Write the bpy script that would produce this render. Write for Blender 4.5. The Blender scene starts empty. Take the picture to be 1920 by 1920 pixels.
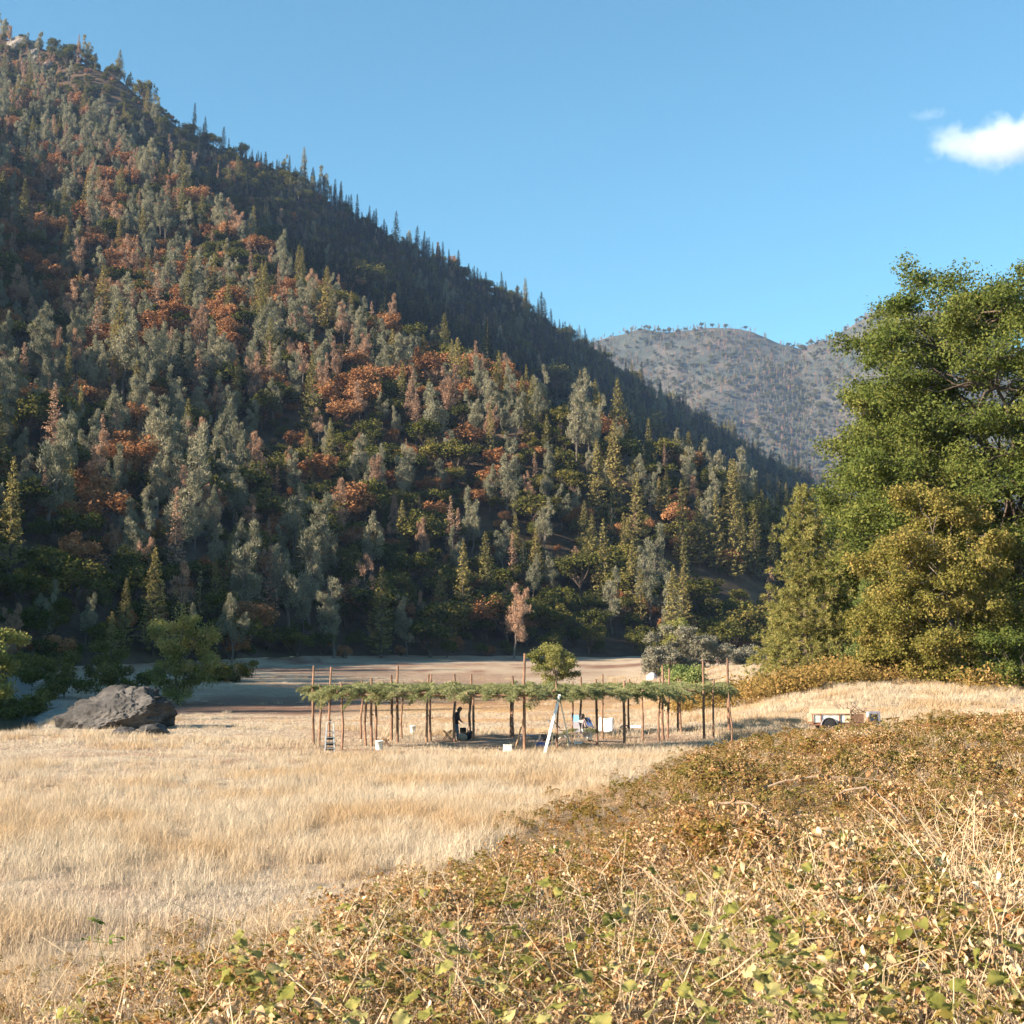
import bpy, bmesh, math, random
import numpy as np
from mathutils import Vector, Matrix

# ------------------------------------------------------------------ scene, camera, sky, sun, exposure
scn = bpy.context.scene
COL = scn.collection
rng = np.random.default_rng(7)
random.seed(7)
R = math.radians

FPX = 2640.0                       # focal length in photo pixels (1920 wide)
CAMZ = 3.2
PITCH = math.atan(304.0 / FPX)
cam_d = bpy.data.cameras.new('camera')
cam = bpy.data.objects.new('camera', cam_d)
COL.objects.link(cam)
cam.location = (0, 0, CAMZ)
cam.rotation_euler = (math.pi / 2 + PITCH, 0, 0)
cam_d.sensor_width = 36
cam_d.lens = 36 * FPX / 1920
cam_d.clip_start = 0.1
cam_d.clip_end = 20000
cam_d.dof.use_dof = True
cam_d.dof.focus_distance = 62
cam_d.dof.aperture_fstop = 8.0
scn.camera = cam

SUN_EL = R(22)
SUN_FROM = (-0.92, -0.39)          # horizontal direction the light comes from
SUN_AZ = math.atan2(SUN_FROM[0], SUN_FROM[1])
w = bpy.data.worlds.new('World')
scn.world = w
w.use_nodes = True
nt = w.node_tree
bg = nt.nodes['Background']
sky = nt.nodes.new('ShaderNodeTexSky')
sky.sky_type = 'NISHITA'
sky.sun_disc = False
sky.sun_elevation = SUN_EL
sky.sun_rotation = SUN_AZ
sky.air_density = 1.0
sky.dust_density = 0.15
sky.ozone_density = 1.6
tint = nt.nodes.new('ShaderNodeMix'); tint.data_type = 'RGBA'; tint.blend_type = 'MULTIPLY'
tint.inputs[0].default_value = 1.0
tint.inputs[7].default_value = (0.69, 1.15, 1.16, 1)
nt.links.new(sky.outputs[0], tint.inputs[6])
nt.links.new(tint.outputs[2], bg.inputs[0])
bg.inputs[1].default_value = 0.049

sl = bpy.data.lights.new('sun', 'SUN')
sl.energy = 5.0
sl.angle = R(0.53)
sl.color = (1.0, 0.82, 0.62)
sun = bpy.data.objects.new('sun', sl)
COL.objects.link(sun)
d = Vector((-SUN_FROM[0] * math.cos(SUN_EL), -SUN_FROM[1] * math.cos(SUN_EL), -math.sin(SUN_EL)))
sun.rotation_euler = d.to_track_quat('-Z', 'Y').to_euler()
sun.location = (-60, -20, 60)

scn.view_settings.view_transform = 'Standard'
scn.view_settings.look = 'None'
scn.view_settings.exposure = 2.0
scn.view_settings.gamma = 1.0
cy = scn.cycles
cy.use_denoising = True
cy.max_bounces = 5
cy.diffuse_bounces = 2
cy.glossy_bounces = 2
cy.transmission_bounces = 3
cy.transparent_max_bounces = 6
cy.volume_bounces = 1
cy.use_adaptive_sampling = True
cy.adaptive_threshold = 0.02
cy.caustics_reflective = False
cy.caustics_refractive = False

# ------------------------------------------------------------------ helpers
def ray(px, py):
    a = (px - 960) / FPX; b = (960 - py) / FPX
    cp, sp = math.cos(PITCH), math.sin(PITCH)
    return Vector((a, cp - b * sp, sp + b * cp))
def at(px, py, Y):
    """world point on the ray of a photo pixel at distance Y along +y"""
    r_ = ray(px, py)
    return Vector((0, 0, CAMZ)) + r_ * (Y / r_.y)

def new_mesh(name, V, F, attr=None, attr2=None, smooth=False):
    me = bpy.data.meshes.new(name)
    V = np.asarray(V, dtype=np.float32)
    if isinstance(F, np.ndarray):
        Fs = [F]
    else:
        Fs = [np.asarray(f, dtype=np.int32) for f in F]
        Fs = [f for f in Fs if len(f)]
    nl = sum(f.size for f in Fs); nf = sum(len(f) for f in Fs)
    me.vertices.add(len(V)); me.vertices.foreach_set('co', V.ravel())
    me.loops.add(nl); me.polygons.add(nf)
    me.loops.foreach_set('vertex_index', np.concatenate([f.ravel() for f in Fs]).astype(np.int32))
    st = []; o = 0
    for f in Fs:
        st.append(o + np.arange(len(f)) * f.shape[1]); o += f.size
    me.polygons.foreach_set('loop_start', np.concatenate(st).astype(np.int32))
    if smooth:
        me.polygons.foreach_set('use_smooth', np.ones(nf, dtype=bool))
    if attr is not None:
        a = me.attributes.new('v', 'FLOAT', 'FACE'); a.data.foreach_set('value', np.asarray(attr, dtype=np.float32))
    if attr2 is not None:
        a = me.attributes.new('w', 'FLOAT', 'FACE'); a.data.foreach_set('value', np.asarray(attr2, dtype=np.float32))
    me.update(calc_edges=True)
    return me

def link(o, parent=None):
    COL.objects.link(o)
    if parent is not None:
        o.parent = parent
    return o
def obj(name, me, mat=None, parent=None, loc=None, rot=None, scale=None):
    if mat is not None and len(me.materials) == 0:
        me.materials.append(mat)
    o = bpy.data.objects.new(name, me)
    if loc is not None: o.location = loc
    if rot is not None: o.rotation_euler = rot
    if scale is not None: o.scale = scale
    return link(o, parent)
def empty(name, loc=(0, 0, 0), rotz=0.0, scale=1.0):
    o = bpy.data.objects.new(name, None)
    o.location = loc; o.rotation_euler = (0, 0, rotz); o.scale = (scale,) * 3
    o.empty_display_size = 0.2
    return link(o)
def tag(o, label=None, cat=None, group=None, kind=None):
    if label: o['label'] = label
    if cat: o['category'] = cat
    if group: o['group'] = group
    if kind: o['kind'] = kind
    return o

class MB:
    """collects shapes, links them as one mesh object"""
    def __init__(s): s.V = []; s.F = []
    def add(s, V, F):
        o = len(s.V); s.V += [tuple(v) for v in V]; s.F += [tuple(i + o for i in f) for f in F]
    def box(s, c, size, M=None, taper=1.0, bev=0.0):
        x, y, z = (k / 2 for k in size)
        if bev > 0:
            b = bev
            prof = [(-x + b, -y), (x - b, -y), (x, -y + b), (x, y - b), (x - b, y), (-x + b, y), (-x, y - b), (-x, -y + b)]
            lay = []
            for zz, k in ((-z, 1 - b / max(x, 1e-6)), (-z + b, 1), (z - b, 1), (z, 1 - b / max(x, 1e-6))):
                for (px, py) in prof:
                    lay.append((px * k, py * (1 if k == 1 else 1 - b / max(y, 1e-6)), zz))
            V = [Vector(v) for v in lay]; F = []
            for L in range(3):
                for i in range(8):
                    j = (i + 1) % 8
                    F.append((L * 8 + i, L * 8 + j, L * 8 + 8 + j, L * 8 + 8 + i))
            F.append(tuple(range(7, -1, -1))); F.append(tuple(range(24, 32)))
        else:
            V = [Vector((sx * x * (taper if sz > 0 else 1), sy * y * (taper if sz > 0 else 1), sz * z)) for sz in (-1, 1) for sy in (-1, 1) for sx in (-1, 1)]
            F = [(0, 2, 3, 1), (4, 5, 7, 6), (0, 1, 5, 4), (2, 6, 7, 3), (0, 4, 6, 2), (1, 3, 7, 5)]
        if M is not None: V = [M @ v for v in V]
        c = Vector(c)
        s.add([v + c for v in V], F)
        return s
    def tube(s, pts, rad, n=6, cap=True):
        pts = [Vector(p) for p in pts]
        if not hasattr(rad, '__len__'): rad = [rad] * len(pts)
        V = []; F = []
        up0 = Vector((0.13, 0.21, 1)).normalized()
        for i, p in enumerate(pts):
            t = (pts[min(i + 1, len(pts) - 1)] - pts[max(i - 1, 0)]).normalized()
            a = t.cross(up0)
            if a.length < 0.1: a = t.cross(Vector((1, 0, 0)))
            a.normalize(); b = t.cross(a)
            for k in range(n):
                q = 2 * math.pi * k / n
                V.append(p + (a * math.cos(q) + b * math.sin(q)) * rad[i])
        for i in range(len(pts) - 1):
            for k in range(n):
                j = (k + 1) % n
                F.append((i * n + k, i * n + j, i * n + n + j, i * n + n + k))
        if cap:
            F.append(tuple(range(n - 1, -1, -1))); F.append(tuple(range((len(pts) - 1) * n, len(pts) * n)))
        s.add(V, F); return s
    def lathe(s, prof, c=(0, 0, 0), n=14):
        V = []; F = []
        for r_, z in prof:
            for k in range(n):
                q = 2 * math.pi * k / n
                V.append((c[0] + r_ * math.cos(q), c[1] + r_ * math.sin(q), c[2] + z))
        for i in range(len(prof) - 1):
            for k in range(n):
                j = (k + 1) % n
                F.append((i * n + k, i * n + j, i * n + n + j, i * n + n + k))
        F.append(tuple(range(n - 1, -1, -1))); F.append(tuple(range((len(prof) - 1) * n, len(prof) * n)))
        s.add(V, F); return s
    def mesh(s, name, smooth=False):
        me = bpy.data.meshes.new(name); me.from_pydata([tuple(v) for v in s.V], [], s.F); me.update()
        if smooth:
            me.polygons.foreach_set('use_smooth', np.ones(len(me.polygons), dtype=bool))
        return me
    def build(s, name, mat, parent=None, loc=None, rot=None, smooth=False):
        return obj(name, s.mesh(name, smooth), mat, parent, loc, rot)

# value-noise in numpy -------------------------------------------------
_perm = np.random.default_rng(3).random((256, 256)).astype(np.float64)
def vnoise(x, y, seed=0):
    x = np.asarray(x, float) + seed * 17.31; y = np.asarray(y, float) + seed * 9.77
    xi = np.floor(x).astype(int); yi = np.floor(y).astype(int)
    fx = x - xi; fy = y - yi
    fx = fx * fx * (3 - 2 * fx); fy = fy * fy * (3 - 2 * fy)
    g = lambda a, b: _perm[a & 255, b & 255]
    return (g(xi, yi) * (1 - fx) + g(xi + 1, yi) * fx) * (1 - fy) + (g(xi, yi + 1) * (1 - fx) + g(xi + 1, yi + 1) * fx) * fy
def fbm(x, y, oct=4, seed=0):
    s = 0; a = 0.5; t = 0
    for o in range(oct):
        s = s + a * vnoise(x * 2 ** o, y * 2 ** o, seed + o); t += a; a *= 0.5
    return s / t * 2 - 1
def sstep(a, b, x):
    t = np.clip((np.asarray(x, float) - a) / (b - a), 0, 1)
    return t * t * (3 - 2 * t)

# ------------------------------------------------------------------ materials
def mat_nodes(name):
    m = bpy.data.materials.new(name); m.use_nodes = True
    n = m.node_tree; n.nodes.clear()
    out = n.nodes.new('ShaderNodeOutputMaterial')
    return m, n, out
def ramp(n, stops, fac=None):
    r_ = n.nodes.new('ShaderNodeValToRGB')
    e = r_.color_ramp.elements
    while len(e) < len(stops): e.new(0.5)
    for i, (p, c) in enumerate(stops):
        e[i].position = p; e[i].color = (*c, 1)
    if fac is not None: n.links.new(fac, r_.inputs[0])
    return r_
def noise(n, scale, detail=4, rough=0.55, coord=None, dist=0.0):
    t = n.nodes.new('ShaderNodeTexNoise')
    t.inputs['Scale'].default_value = scale; t.inputs['Detail'].default_value = detail
    t.inputs['Roughness'].default_value = rough; t.inputs['Distortion'].default_value = dist
    if coord is not None: n.links.new(coord, t.inputs['Vector'])
    return t
def mixc(n, a, b, fac, mode='MIX'):
    m = n.nodes.new('ShaderNodeMix'); m.data_type = 'RGBA'; m.blend_type = mode
    for sock, val in ((m.inputs[6], a), (m.inputs[7], b), (m.inputs[0], fac)):
        if isinstance(val, (int, float)): sock.default_value = val
        elif isinstance(val, tuple): sock.default_value = (*val, 1)
        else: n.links.new(val, sock)
    return m.outputs[2]
def plain(name, col, rough=0.8, var=0.15, scale=6.0, bump=0.2, metal=0.0, bscale=30.0):
    """a paint / wood / metal surface: base colour with noise variation, wear and fine relief"""
    m, n, out = mat_nodes(name)
    p = n.nodes.new('ShaderNodeBsdfPrincipled')
    tc = n.nodes.new('ShaderNodeTexCoord')
    t = noise(n, scale, 5, 0.6, tc.outputs['Object'])
    lo = tuple(c * (1 - var * 1.6) for c in col); hi = tuple(min(1, c * (1 + var)) for c in col)
    r_ = ramp(n, [(0.3, lo), (0.7, hi)], t.outputs['Fac'])
    n.links.new(r_.outputs[0], p.inputs['Base Color'])
    p.inputs['Roughness'].default_value = rough
    p.inputs['Metallic'].default_value = metal
    if bump:
        t2 = noise(n, bscale, 4, 0.6, tc.outputs['Object'])
        b = n.nodes.new('ShaderNodeBump'); b.inputs['Strength'].default_value = bump; b.inputs['Distance'].default_value = 0.02
        n.links.new(t2.outputs['Fac'], b.inputs['Height']); n.links.new(b.outputs[0], p.inputs['Normal'])
    n.links.new(p.outputs[0], out.inputs[0])
    return m
def leafmat(name, stops, trans=0.3, obj_var=0.35, rough=None, patch=None, veins=False):
    """foliage: per-leaf colour from attribute v through a ramp, per-tree brightness from the object's random"""
    m, n, out = mat_nodes(name)
    at_ = n.nodes.new('ShaderNodeAttribute'); at_.attribute_name = 'v'
    oi = n.nodes.new('ShaderNodeObjectInfo')
    # shift the lookup by tree so neighbours differ in hue
    ad = n.nodes.new('ShaderNodeMath'); ad.operation = 'MULTIPLY_ADD'
    n.links.new(oi.outputs['Random'], ad.inputs[0]); ad.inputs[1].default_value = obj_var; 
    sub = n.nodes.new('ShaderNodeMath'); sub.operation = 'MULTIPLY'; sub.inputs[1].default_value = 1 - obj_var
    n.links.new(at_.outputs['Fac'], sub.inputs[0]); n.links.new(sub.outputs[0], ad.inputs[2])
    r_ = ramp(n, stops, ad.outputs[0])
    colr = r_.outputs[0]
    if patch:                       # patches of another growth, by place in the meadow
        ge = n.nodes.new('ShaderNodeNewGeometry')
        pn = noise(n, patch[1], 4, 0.6, ge.outputs['Position'])
        pm = ramp(n, [(0.45, (0, 0, 0)), (0.6, (1, 1, 1))], pn.outputs['Fac'])
        colr = mixc(n, colr, mixc(n, colr, patch[0], 1.0, 'MULTIPLY'), pm.outputs[0])
    if veins:
        tco = n.nodes.new('ShaderNodeTexCoord'); vn = noise(n, 2.2, 5, 0.65, tco.outputs['Object'], 0.8)
        vm = ramp(n, [(0.3, (0.62, 0.66, 0.55)), (0.55, (1.0, 1.0, 1.0)), (0.75, (1.25, 1.05, 0.8))], vn.outputs['Fac'])
        wv = n.nodes.new('ShaderNodeTexWave'); wv.inputs['Scale'].default_value = 3.2; wv.inputs['Distortion'].default_value = 1.2
        n.links.new(tco.outputs['Object'], wv.inputs[0])
        vw = ramp(n, [(0.0, (1.25, 1.22, 1.1)), (0.12, (1, 1, 1))], wv.outputs['Fac'])
        colr = mixc(n, mixc(n, colr, vm.outputs[0], 1.0, 'MULTIPLY'), vw.outputs[0], 1.0, 'MULTIPLY')
    df = n.nodes.new('ShaderNodeBsdfDiffuse'); tr = n.nodes.new('ShaderNodeBsdfTranslucent')
    n.links.new(colr, df.inputs[0]); n.links.new(colr, tr.inputs[0])
    mx = n.nodes.new('ShaderNodeMixShader'); mx.inputs[0].default_value = trans
    n.links.new(df.outputs[0], mx.inputs[1]); n.links.new(tr.outputs[0], mx.inputs[2])
    last = mx
    if rough:
        gl = n.nodes.new('ShaderNodeBsdfGlossy'); gl.inputs['Roughness'].default_value = rough
        gl.inputs[0].default_value = (0.9, 0.9, 0.9, 1)
        m2 = n.nodes.new('ShaderNodeMixShader'); m2.inputs[0].default_value = 0.05
        n.links.new(mx.outputs[0], m2.inputs[1]); n.links.new(gl.outputs[0], m2.inputs[2]); last = m2
    n.links.new(last.outputs[0], out.inputs[0])
    return m

M = {}
M['bark'] = plain('bark', (0.085, 0.062, 0.045), 0.95, 0.35, 3.0, 0.8, bscale=8)
M['bark_grey'] = plain('bark_grey', (0.12, 0.10, 0.085), 0.95, 0.3, 3.0, 0.8, bscale=8)
M['pole'] = plain('peeled_pole', (0.20, 0.11, 0.068), 0.75, 0.4, 2.5, 0.4, bscale=12)
M['greypine'] = leafmat('grey_pine_needles', [(0.0, (0.10, 0.11, 0.072)), (0.5, (0.215, 0.212, 0.145)), (1.0, (0.37, 0.33, 0.225))], 0.25)
M['tanpine'] = leafmat('dry_pine_needles', [(0.0, (0.17, 0.12, 0.085)), (0.5, (0.34, 0.215, 0.145)), (1.0, (0.48, 0.325, 0.22))], 0.25)
M['fir'] = leafmat('fir_needles', [(0.0, (0.075, 0.085, 0.03)), (0.5, (0.205, 0.185, 0.07)), (1.0, (0.36, 0.275, 0.105))], 0.25)
M['darkfir'] = leafmat('dark_fir_needles', [(0.0, (0.012, 0.022, 0.016)), (0.5, (0.024, 0.038, 0.026)), (1.0, (0.06, 0.07, 0.04))], 0.12)  # a dark species, its colour deepened further for the shaded slope
M['oak'] = leafmat('oak_leaves', [(0.0, (0.028, 0.040, 0.011)), (0.5, (0.085, 0.092, 0.024)), (1.0, (0.25, 0.20, 0.06))], 0.28)
M['rustoak'] = leafmat('rust_oak_leaves', [(0.0, (0.14, 0.07, 0.032)), (0.5, (0.31, 0.15, 0.07)), (1.0, (0.46, 0.265, 0.13))], 0.28)
M['bigoak'] = leafmat('big_oak_leaves', [(0.0, (0.05, 0.08, 0.018)), (0.55, (0.13, 0.16, 0.042)), (0.9, (0.225, 0.225, 0.065)), (1.0, (0.33, 0.23, 0.08))], 0.42, 0.0)
M['goldoak'] = leafmat('golden_tree_leaves', [(0.0, (0.09, 0.10, 0.022)), (0.5, (0.215, 0.2, 0.055)), (1.0, (0.38, 0.28, 0.10))], 0.42, 0.0)
M['ponderosa'] = leafmat('ponderosa_needles', [(0.0, (0.11, 0.13, 0.038)), (0.5, (0.24, 0.24, 0.08)), (1.0, (0.39, 0.33, 0.125))], 0.35, 0.0)
M['youngpine'] = leafmat('young_pine_needles', [(0.0, (0.085, 0.13, 0.042)), (0.5, (0.18, 0.24, 0.08)), (1.0, (0.31, 0.31, 0.12))], 0.35, 0.0)
M['willow'] = leafmat('willow_leaves', [(0.0, (0.10, 0.125, 0.036)), (0.5, (0.23, 0.24, 0.075)), (1.0, (0.40, 0.34, 0.13))], 0.35, 0.0)
M['greybush'] = leafmat('grey_willow_leaves', [(0.0, (0.12, 0.12, 0.092)), (0.5, (0.21, 0.205, 0.155)), (1.0, (0.30, 0.275, 0.20))], 0.25, 0.0)
M['duff'] = None
# ------------------------------------------------------------------ landform
TOE_Y = np.array([-400, -60, -20, 0, 8, 14, 17, 22, 32, 45, 55, 65, 75, 90, 3000.])
TOE_X = np.array([-60, -20, -9, -7.6, -6.5, -5.0, -3.8, -2.2, 0.2, 3.2, 6.2, 11.0, 17, 30, 3000.])
def toe_u(x, y):
    return (x - np.interp(y, TOE_Y, TOE_X)) * 0.8
def river_x(y):
    return np.interp(y, [-400, 40, 70, 85, 95, 120, 160, 200, 400], [-60, -44, -39, -37, -40, -48, -62, -80, -200])
def bank_h(x, y):
    u = toe_u(x, y)
    return sstep(0, 4.0, u) * 0.22 + np.clip(u, 0, 11) * 0.092
def ground0(x, y):
    x = np.asarray(x, float); y = np.asarray(y, float)
    r = np.hypot(x, y)
    z = sstep(115, 310, r) * 6.0 * sstep(-20, 40, y)
    z = z + bank_h(x, y) * (1 - sstep(60, 95, r))
    rise = 3.1 * sstep(62, 112, y) * sstep(8, 24, x - (y - 80) * 0.05)
    z = z + rise * (1 - 0.8 * sstep(140, 260, r))
    dr = np.abs(x - river_x(y))
    riv = (1 - sstep(4.5, 10.5, dr)) * sstep(20, 60, y) * (1 - sstep(170, 230, y))
    z = z * (1 - riv) - riv * 1.9
    z = z + fbm(x / 9, y / 9, 3, 2) * 0.16 * sstep(4, 12, r) + fbm(x / 2.2, y / 2.2, 2, 5) * 0.05
    return z

def ctl(lst):
    out = []
    for px, py, r_ in lst:
        d_ = ray(px, py); hz = math.hypot(d_.x, d_.y)
        out.append((math.degrees(math.atan2(d_.x, d_.y)), r_, CAMZ + r_ * d_.z / hz - 6.0))
    return out
ridge = [(-115, 300, 0), (-105, 300, 6), (-99, 300, 70), (-94, 300, 112), (-85, 310, 130), (-72, 345, 130), (-60, 375, 124), (-45, 450, 130), (-32, 760, 245), (-25, 1060, 430)] + \
    ctl([(-30, 60, 1240), (90, 75, 1200), (200, 140, 1150), (300, 215, 1120), (400, 268, 1110), (560, 343, 1140), (700, 420, 1210), (850, 508, 1330), (960, 574, 1430),
         (1100, 658, 1580), (1200, 726, 1700), (1350, 825, 1860), (1480, 890, 2000), (1560, 960, 2060), (1700, 1060, 2080), (2000, 1180, 2080)]) + [(30, 2080, 30), (62, 2080, 10)]
spur = ctl([(-30, 110, 1180), (100, 175, 1060), (200, 245, 950), (330, 345, 810), (450, 440, 710), (600, 545, 600), (800, 660, 540), (1000, 770, 495), (1200, 880, 480), (1400, 965, 480), (1550, 1050, 520), (1700, 1120, 600), (2000, 1200, 720)])
base_c = [(-115, 215), (-97, 150), (-85, 140), (-60, 155), (-45, 155), (-32, 172), (-25, 190)] + [(a, b) for a, b, _ in ctl([(-30, 1245, 205), (200, 1240, 222), (400, 1235, 245), (600, 1240, 275), (800, 1243, 300), (1000, 1243, 318), (1200, 1245, 335), (1400, 1245, 360), (1550, 1245, 400), (2000, 1245, 520)])] + [(30, 600), (62, 700)]
# off-frame: the spur line is half way up
spur = [(a, (np.interp(a, [q[0] for q in base_c], [q[1] for q in base_c]) + r_) / 2, h * 0.52) for a, r_, h in ridge if a < spur[0][0] - 2] + spur + [(30, 1000, 18), (62, 1000, 6)]
TH = np.arange(-115, 62.01, 0.15)
RR = np.arange(100, 2900, 4.0)
def cinterp(lst, k): return np.interp(TH, [q[0] for q in lst], [q[k] for q in lst])
def sm(a, n):
    k = np.ones(n) / n; return np.convolve(np.pad(a, n // 2, mode='edge'), k, mode='valid')[:len(a)]
rg_r, rg_h, sp_r, sp_h, bs_r = (sm(cinterp(l, k), 15) for l, k in ((ridge, 1), (ridge, 2), (spur, 1), (spur, 2), (base_c, 1)))
TAB = np.zeros((len(TH), len(RR)))
for i in range(len(TH)):
    e = sp_h[i] / sp_r[i]
    gap = max(rg_r[i] - sp_r[i], 40)
    dip_r = sp_r[i] + min(0.25 * gap, 75)
    dip_h = sp_h[i] - min(14, 0.08 * sp_h[i]) * sstep(60, 200, gap)
    mid_r = sp_r[i] + 0.62 * gap; mid_h = dip_h + (rg_h[i] - dip_h) * 0.5
    TAB[i] = np.interp(RR, [0, bs_r[i], bs_r[i] + 0.35 * (sp_r[i] - bs_r[i]), sp_r[i], dip_r, mid_r, rg_r[i], rg_r[i] + 160, rg_r[i] + 700, 3400],
                       [0, 0, 0.28 * sp_h[i], sp_h[i], dip_h, mid_h, rg_h[i], rg_h[i] - 40, rg_h[i] * 0.35, 0])
for k in (5, 3):
    kk = np.ones(k) / k
    TAB = np.apply_along_axis(lambda a: np.convolve(np.pad(a, k // 2, mode='edge'), kk, mode='valid'), 1, TAB)
for k in (9,):
    kk = np.ones(k) / k
    TAB = np.apply_along_axis(lambda a: np.convolve(np.pad(a, k // 2, mode='edge'), kk, mode='valid'), 0, TAB)
def hill(x, y):
    x = np.asarray(x, float); y = np.asarray(y, float)
    th = np.degrees(np.arctan2(x, y)); r = np.hypot(x, y)
    i = np.clip((th + 115) / 0.15, 0, len(TH) - 1.001); j = np.clip((r - 100) / 4.0, 0, len(RR) - 1.001)
    i0 = i.astype(int); j0 = j.astype(int); fi = i - i0; fj = j - j0
    h = (TAB[i0, j0] * (1 - fj) + TAB[i0, j0 + 1] * fj) * (1 - fi) + (TAB[i0 + 1, j0] * (1 - fj) + TAB[i0 + 1, j0 + 1] * fj) * fi
    h = np.where((th < -115) | (th > 62), 0, h)
    s = sstep(4, 70, h)
    # spurs and gullies run down the slope: elongated noise across azimuth
    return h + s * (fbm(x / 75, y / 130, 3, 11) * 11 + fbm(x / 26, y / 30, 3, 15) * 3.0)
def H(x, y):
    return ground0(x, y) + hill(x, y)
def Hs(x, y): return float(H(np.array([x]), np.array([y]))[0])
def on_ground(px, py, Y0=None):
    """first hit of a photo pixel's ray with the land"""
    d_ = ray(px, py)
    t = np.geomspace(2, 2500, 9000)
    hz = math.hypot(d_.x, d_.y)
    X = d_.x * t / hz; Y = d_.y * t / hz; Z = CAMZ + d_.z * t / hz
    k = np.nonzero(Z < H(X, Y))[0]
    k = k[0] if len(k) else -1
    return Vector((X[k], Y[k], Z[k]))
def foot(px, Y):
    """a place on the land in a photo column at distance Y"""
    x = (px - 960) / FPX * Y * math.cos(PITCH)
    for _ in range(3):
        z = Hs(x, Y)
        x = (px - 960) / FPX * (Y * math.cos(PITCH) + (z - CAMZ) * math.sin(PITCH))
    return Vector((x, Y, Hs(x, Y)))

def polar_mesh(name, th, rfun, nr, hf):
    """grid in azimuth x distance; rfun(theta)-> array of nr distances"""
    RRs = np.stack([rfun(t) for t in th])
    X = RRs * np.sin(np.radians(th))[:, None]; Y = RRs * np.cos(np.radians(th))[:, None]
    Z = hf(X, Y)
    V = np.stack([X, Y, Z], -1).reshape(-1, 3)
    n, m = len(th), nr
    i, j = np.meshgrid(np.arange(n - 1), np.arange(m - 1), indexing='ij')
    a = (i * m + j).ravel()
    F = np.stack([a, a + 1, a + m + 1, a + m], -1)[:, ::-1]
    return new_mesh(name, V, F.astype(np.int32), smooth=True)

def base_at(t):
    if t < -115 or t > 62: return 1500.0
    return float(np.interp(t, TH, bs_r))
thg = np.concatenate([np.arange(-180, -115, 4.0), [-115.01], np.arange(-115, -26, 1.5), np.arange(-26, 24, 0.25), np.arange(24, 62, 1.5), [62, 62.01], np.arange(64, 180.1, 4.0)])
g_me = polar_mesh('ground', thg, lambda t: np.geomspace(0.5, base_at(t), 190), 190, H)
h_me = polar_mesh('hillside', np.concatenate([np.arange(-115, -26, 0.8), np.arange(-26, 24, 0.22), np.arange(24, 62.1, 1.0)]),
                  lambda t: np.concatenate([np.linspace(base_at(t), float(np.interp(t, TH, rg_r)) + 30, 130), np.linspace(float(np.interp(t, TH, rg_r)) + 60, 2490, 12)]), 142, H)

# colour zones of the ground (what grows or lies there, plus painted meadow shade), one value per vertex
def zones(me):
    n = len(me.vertices); co = np.empty(n * 3, np.float32); me.vertices.foreach_get('co', co); co = co.reshape(-1, 3)
    x, y = co[:, 0].astype(float), co[:, 1].astype(float)
    r = np.hypot(x, y)
    u = toe_u(x, y)
    bank = sstep(0.0, 1.5, u) * (1 - sstep(75, 95, r))
    nz = fbm(x / 16, y / 9, 4, 21)
    ochre = sstep(88, 100, r) * (1 - sstep(150, 190, r)) * sstep(-22, -6, x) * (1 - sstep(14, 26, x)) * sstep(-0.5, 0.4, nz + 0.3)
    dirt_and_shade = sstep(0.05, 0.45, fbm(x / 30, y / 7, 4, 33) + sstep(120, 200, r) * 0.2 - 0.14) * sstep(100, 130, r)
    dirt_and_shade = np.maximum(dirt_and_shade, sstep(118, 140, r) * (0.2 + 0.4 * sstep(-0.2, 0.3, nz)) * (1 - sstep(5, 25, x)))  # extra brown over the soil paints in the far meadow's shade
    dirt_and_shade = np.maximum(dirt_and_shade, sstep(105, 120, y) * (1 - sstep(150, 175, y)) * sstep(-40, -30, x) * (1 - sstep(-18, -9, x)) * 0.9)
    # trodden floor inside the arbor
    e = np.hypot((x - 2.2) / 8.5, (y - 69) / 8.0)
    floor_ = (1 - sstep(0.6, 1.1, e)) * 0.8
    gravel = (1 - sstep(8, 14, np.abs(x - river_x(y)))) * sstep(50, 70, y)
    a = me.attributes.new('zone', 'FLOAT_COLOR', 'POINT')
    a.data.foreach_set('color', np.stack([bank, ochre, np.maximum(dirt_and_shade, floor_ * 0.7), gravel], -1).astype(np.float32).ravel())
zones(g_me)

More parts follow.
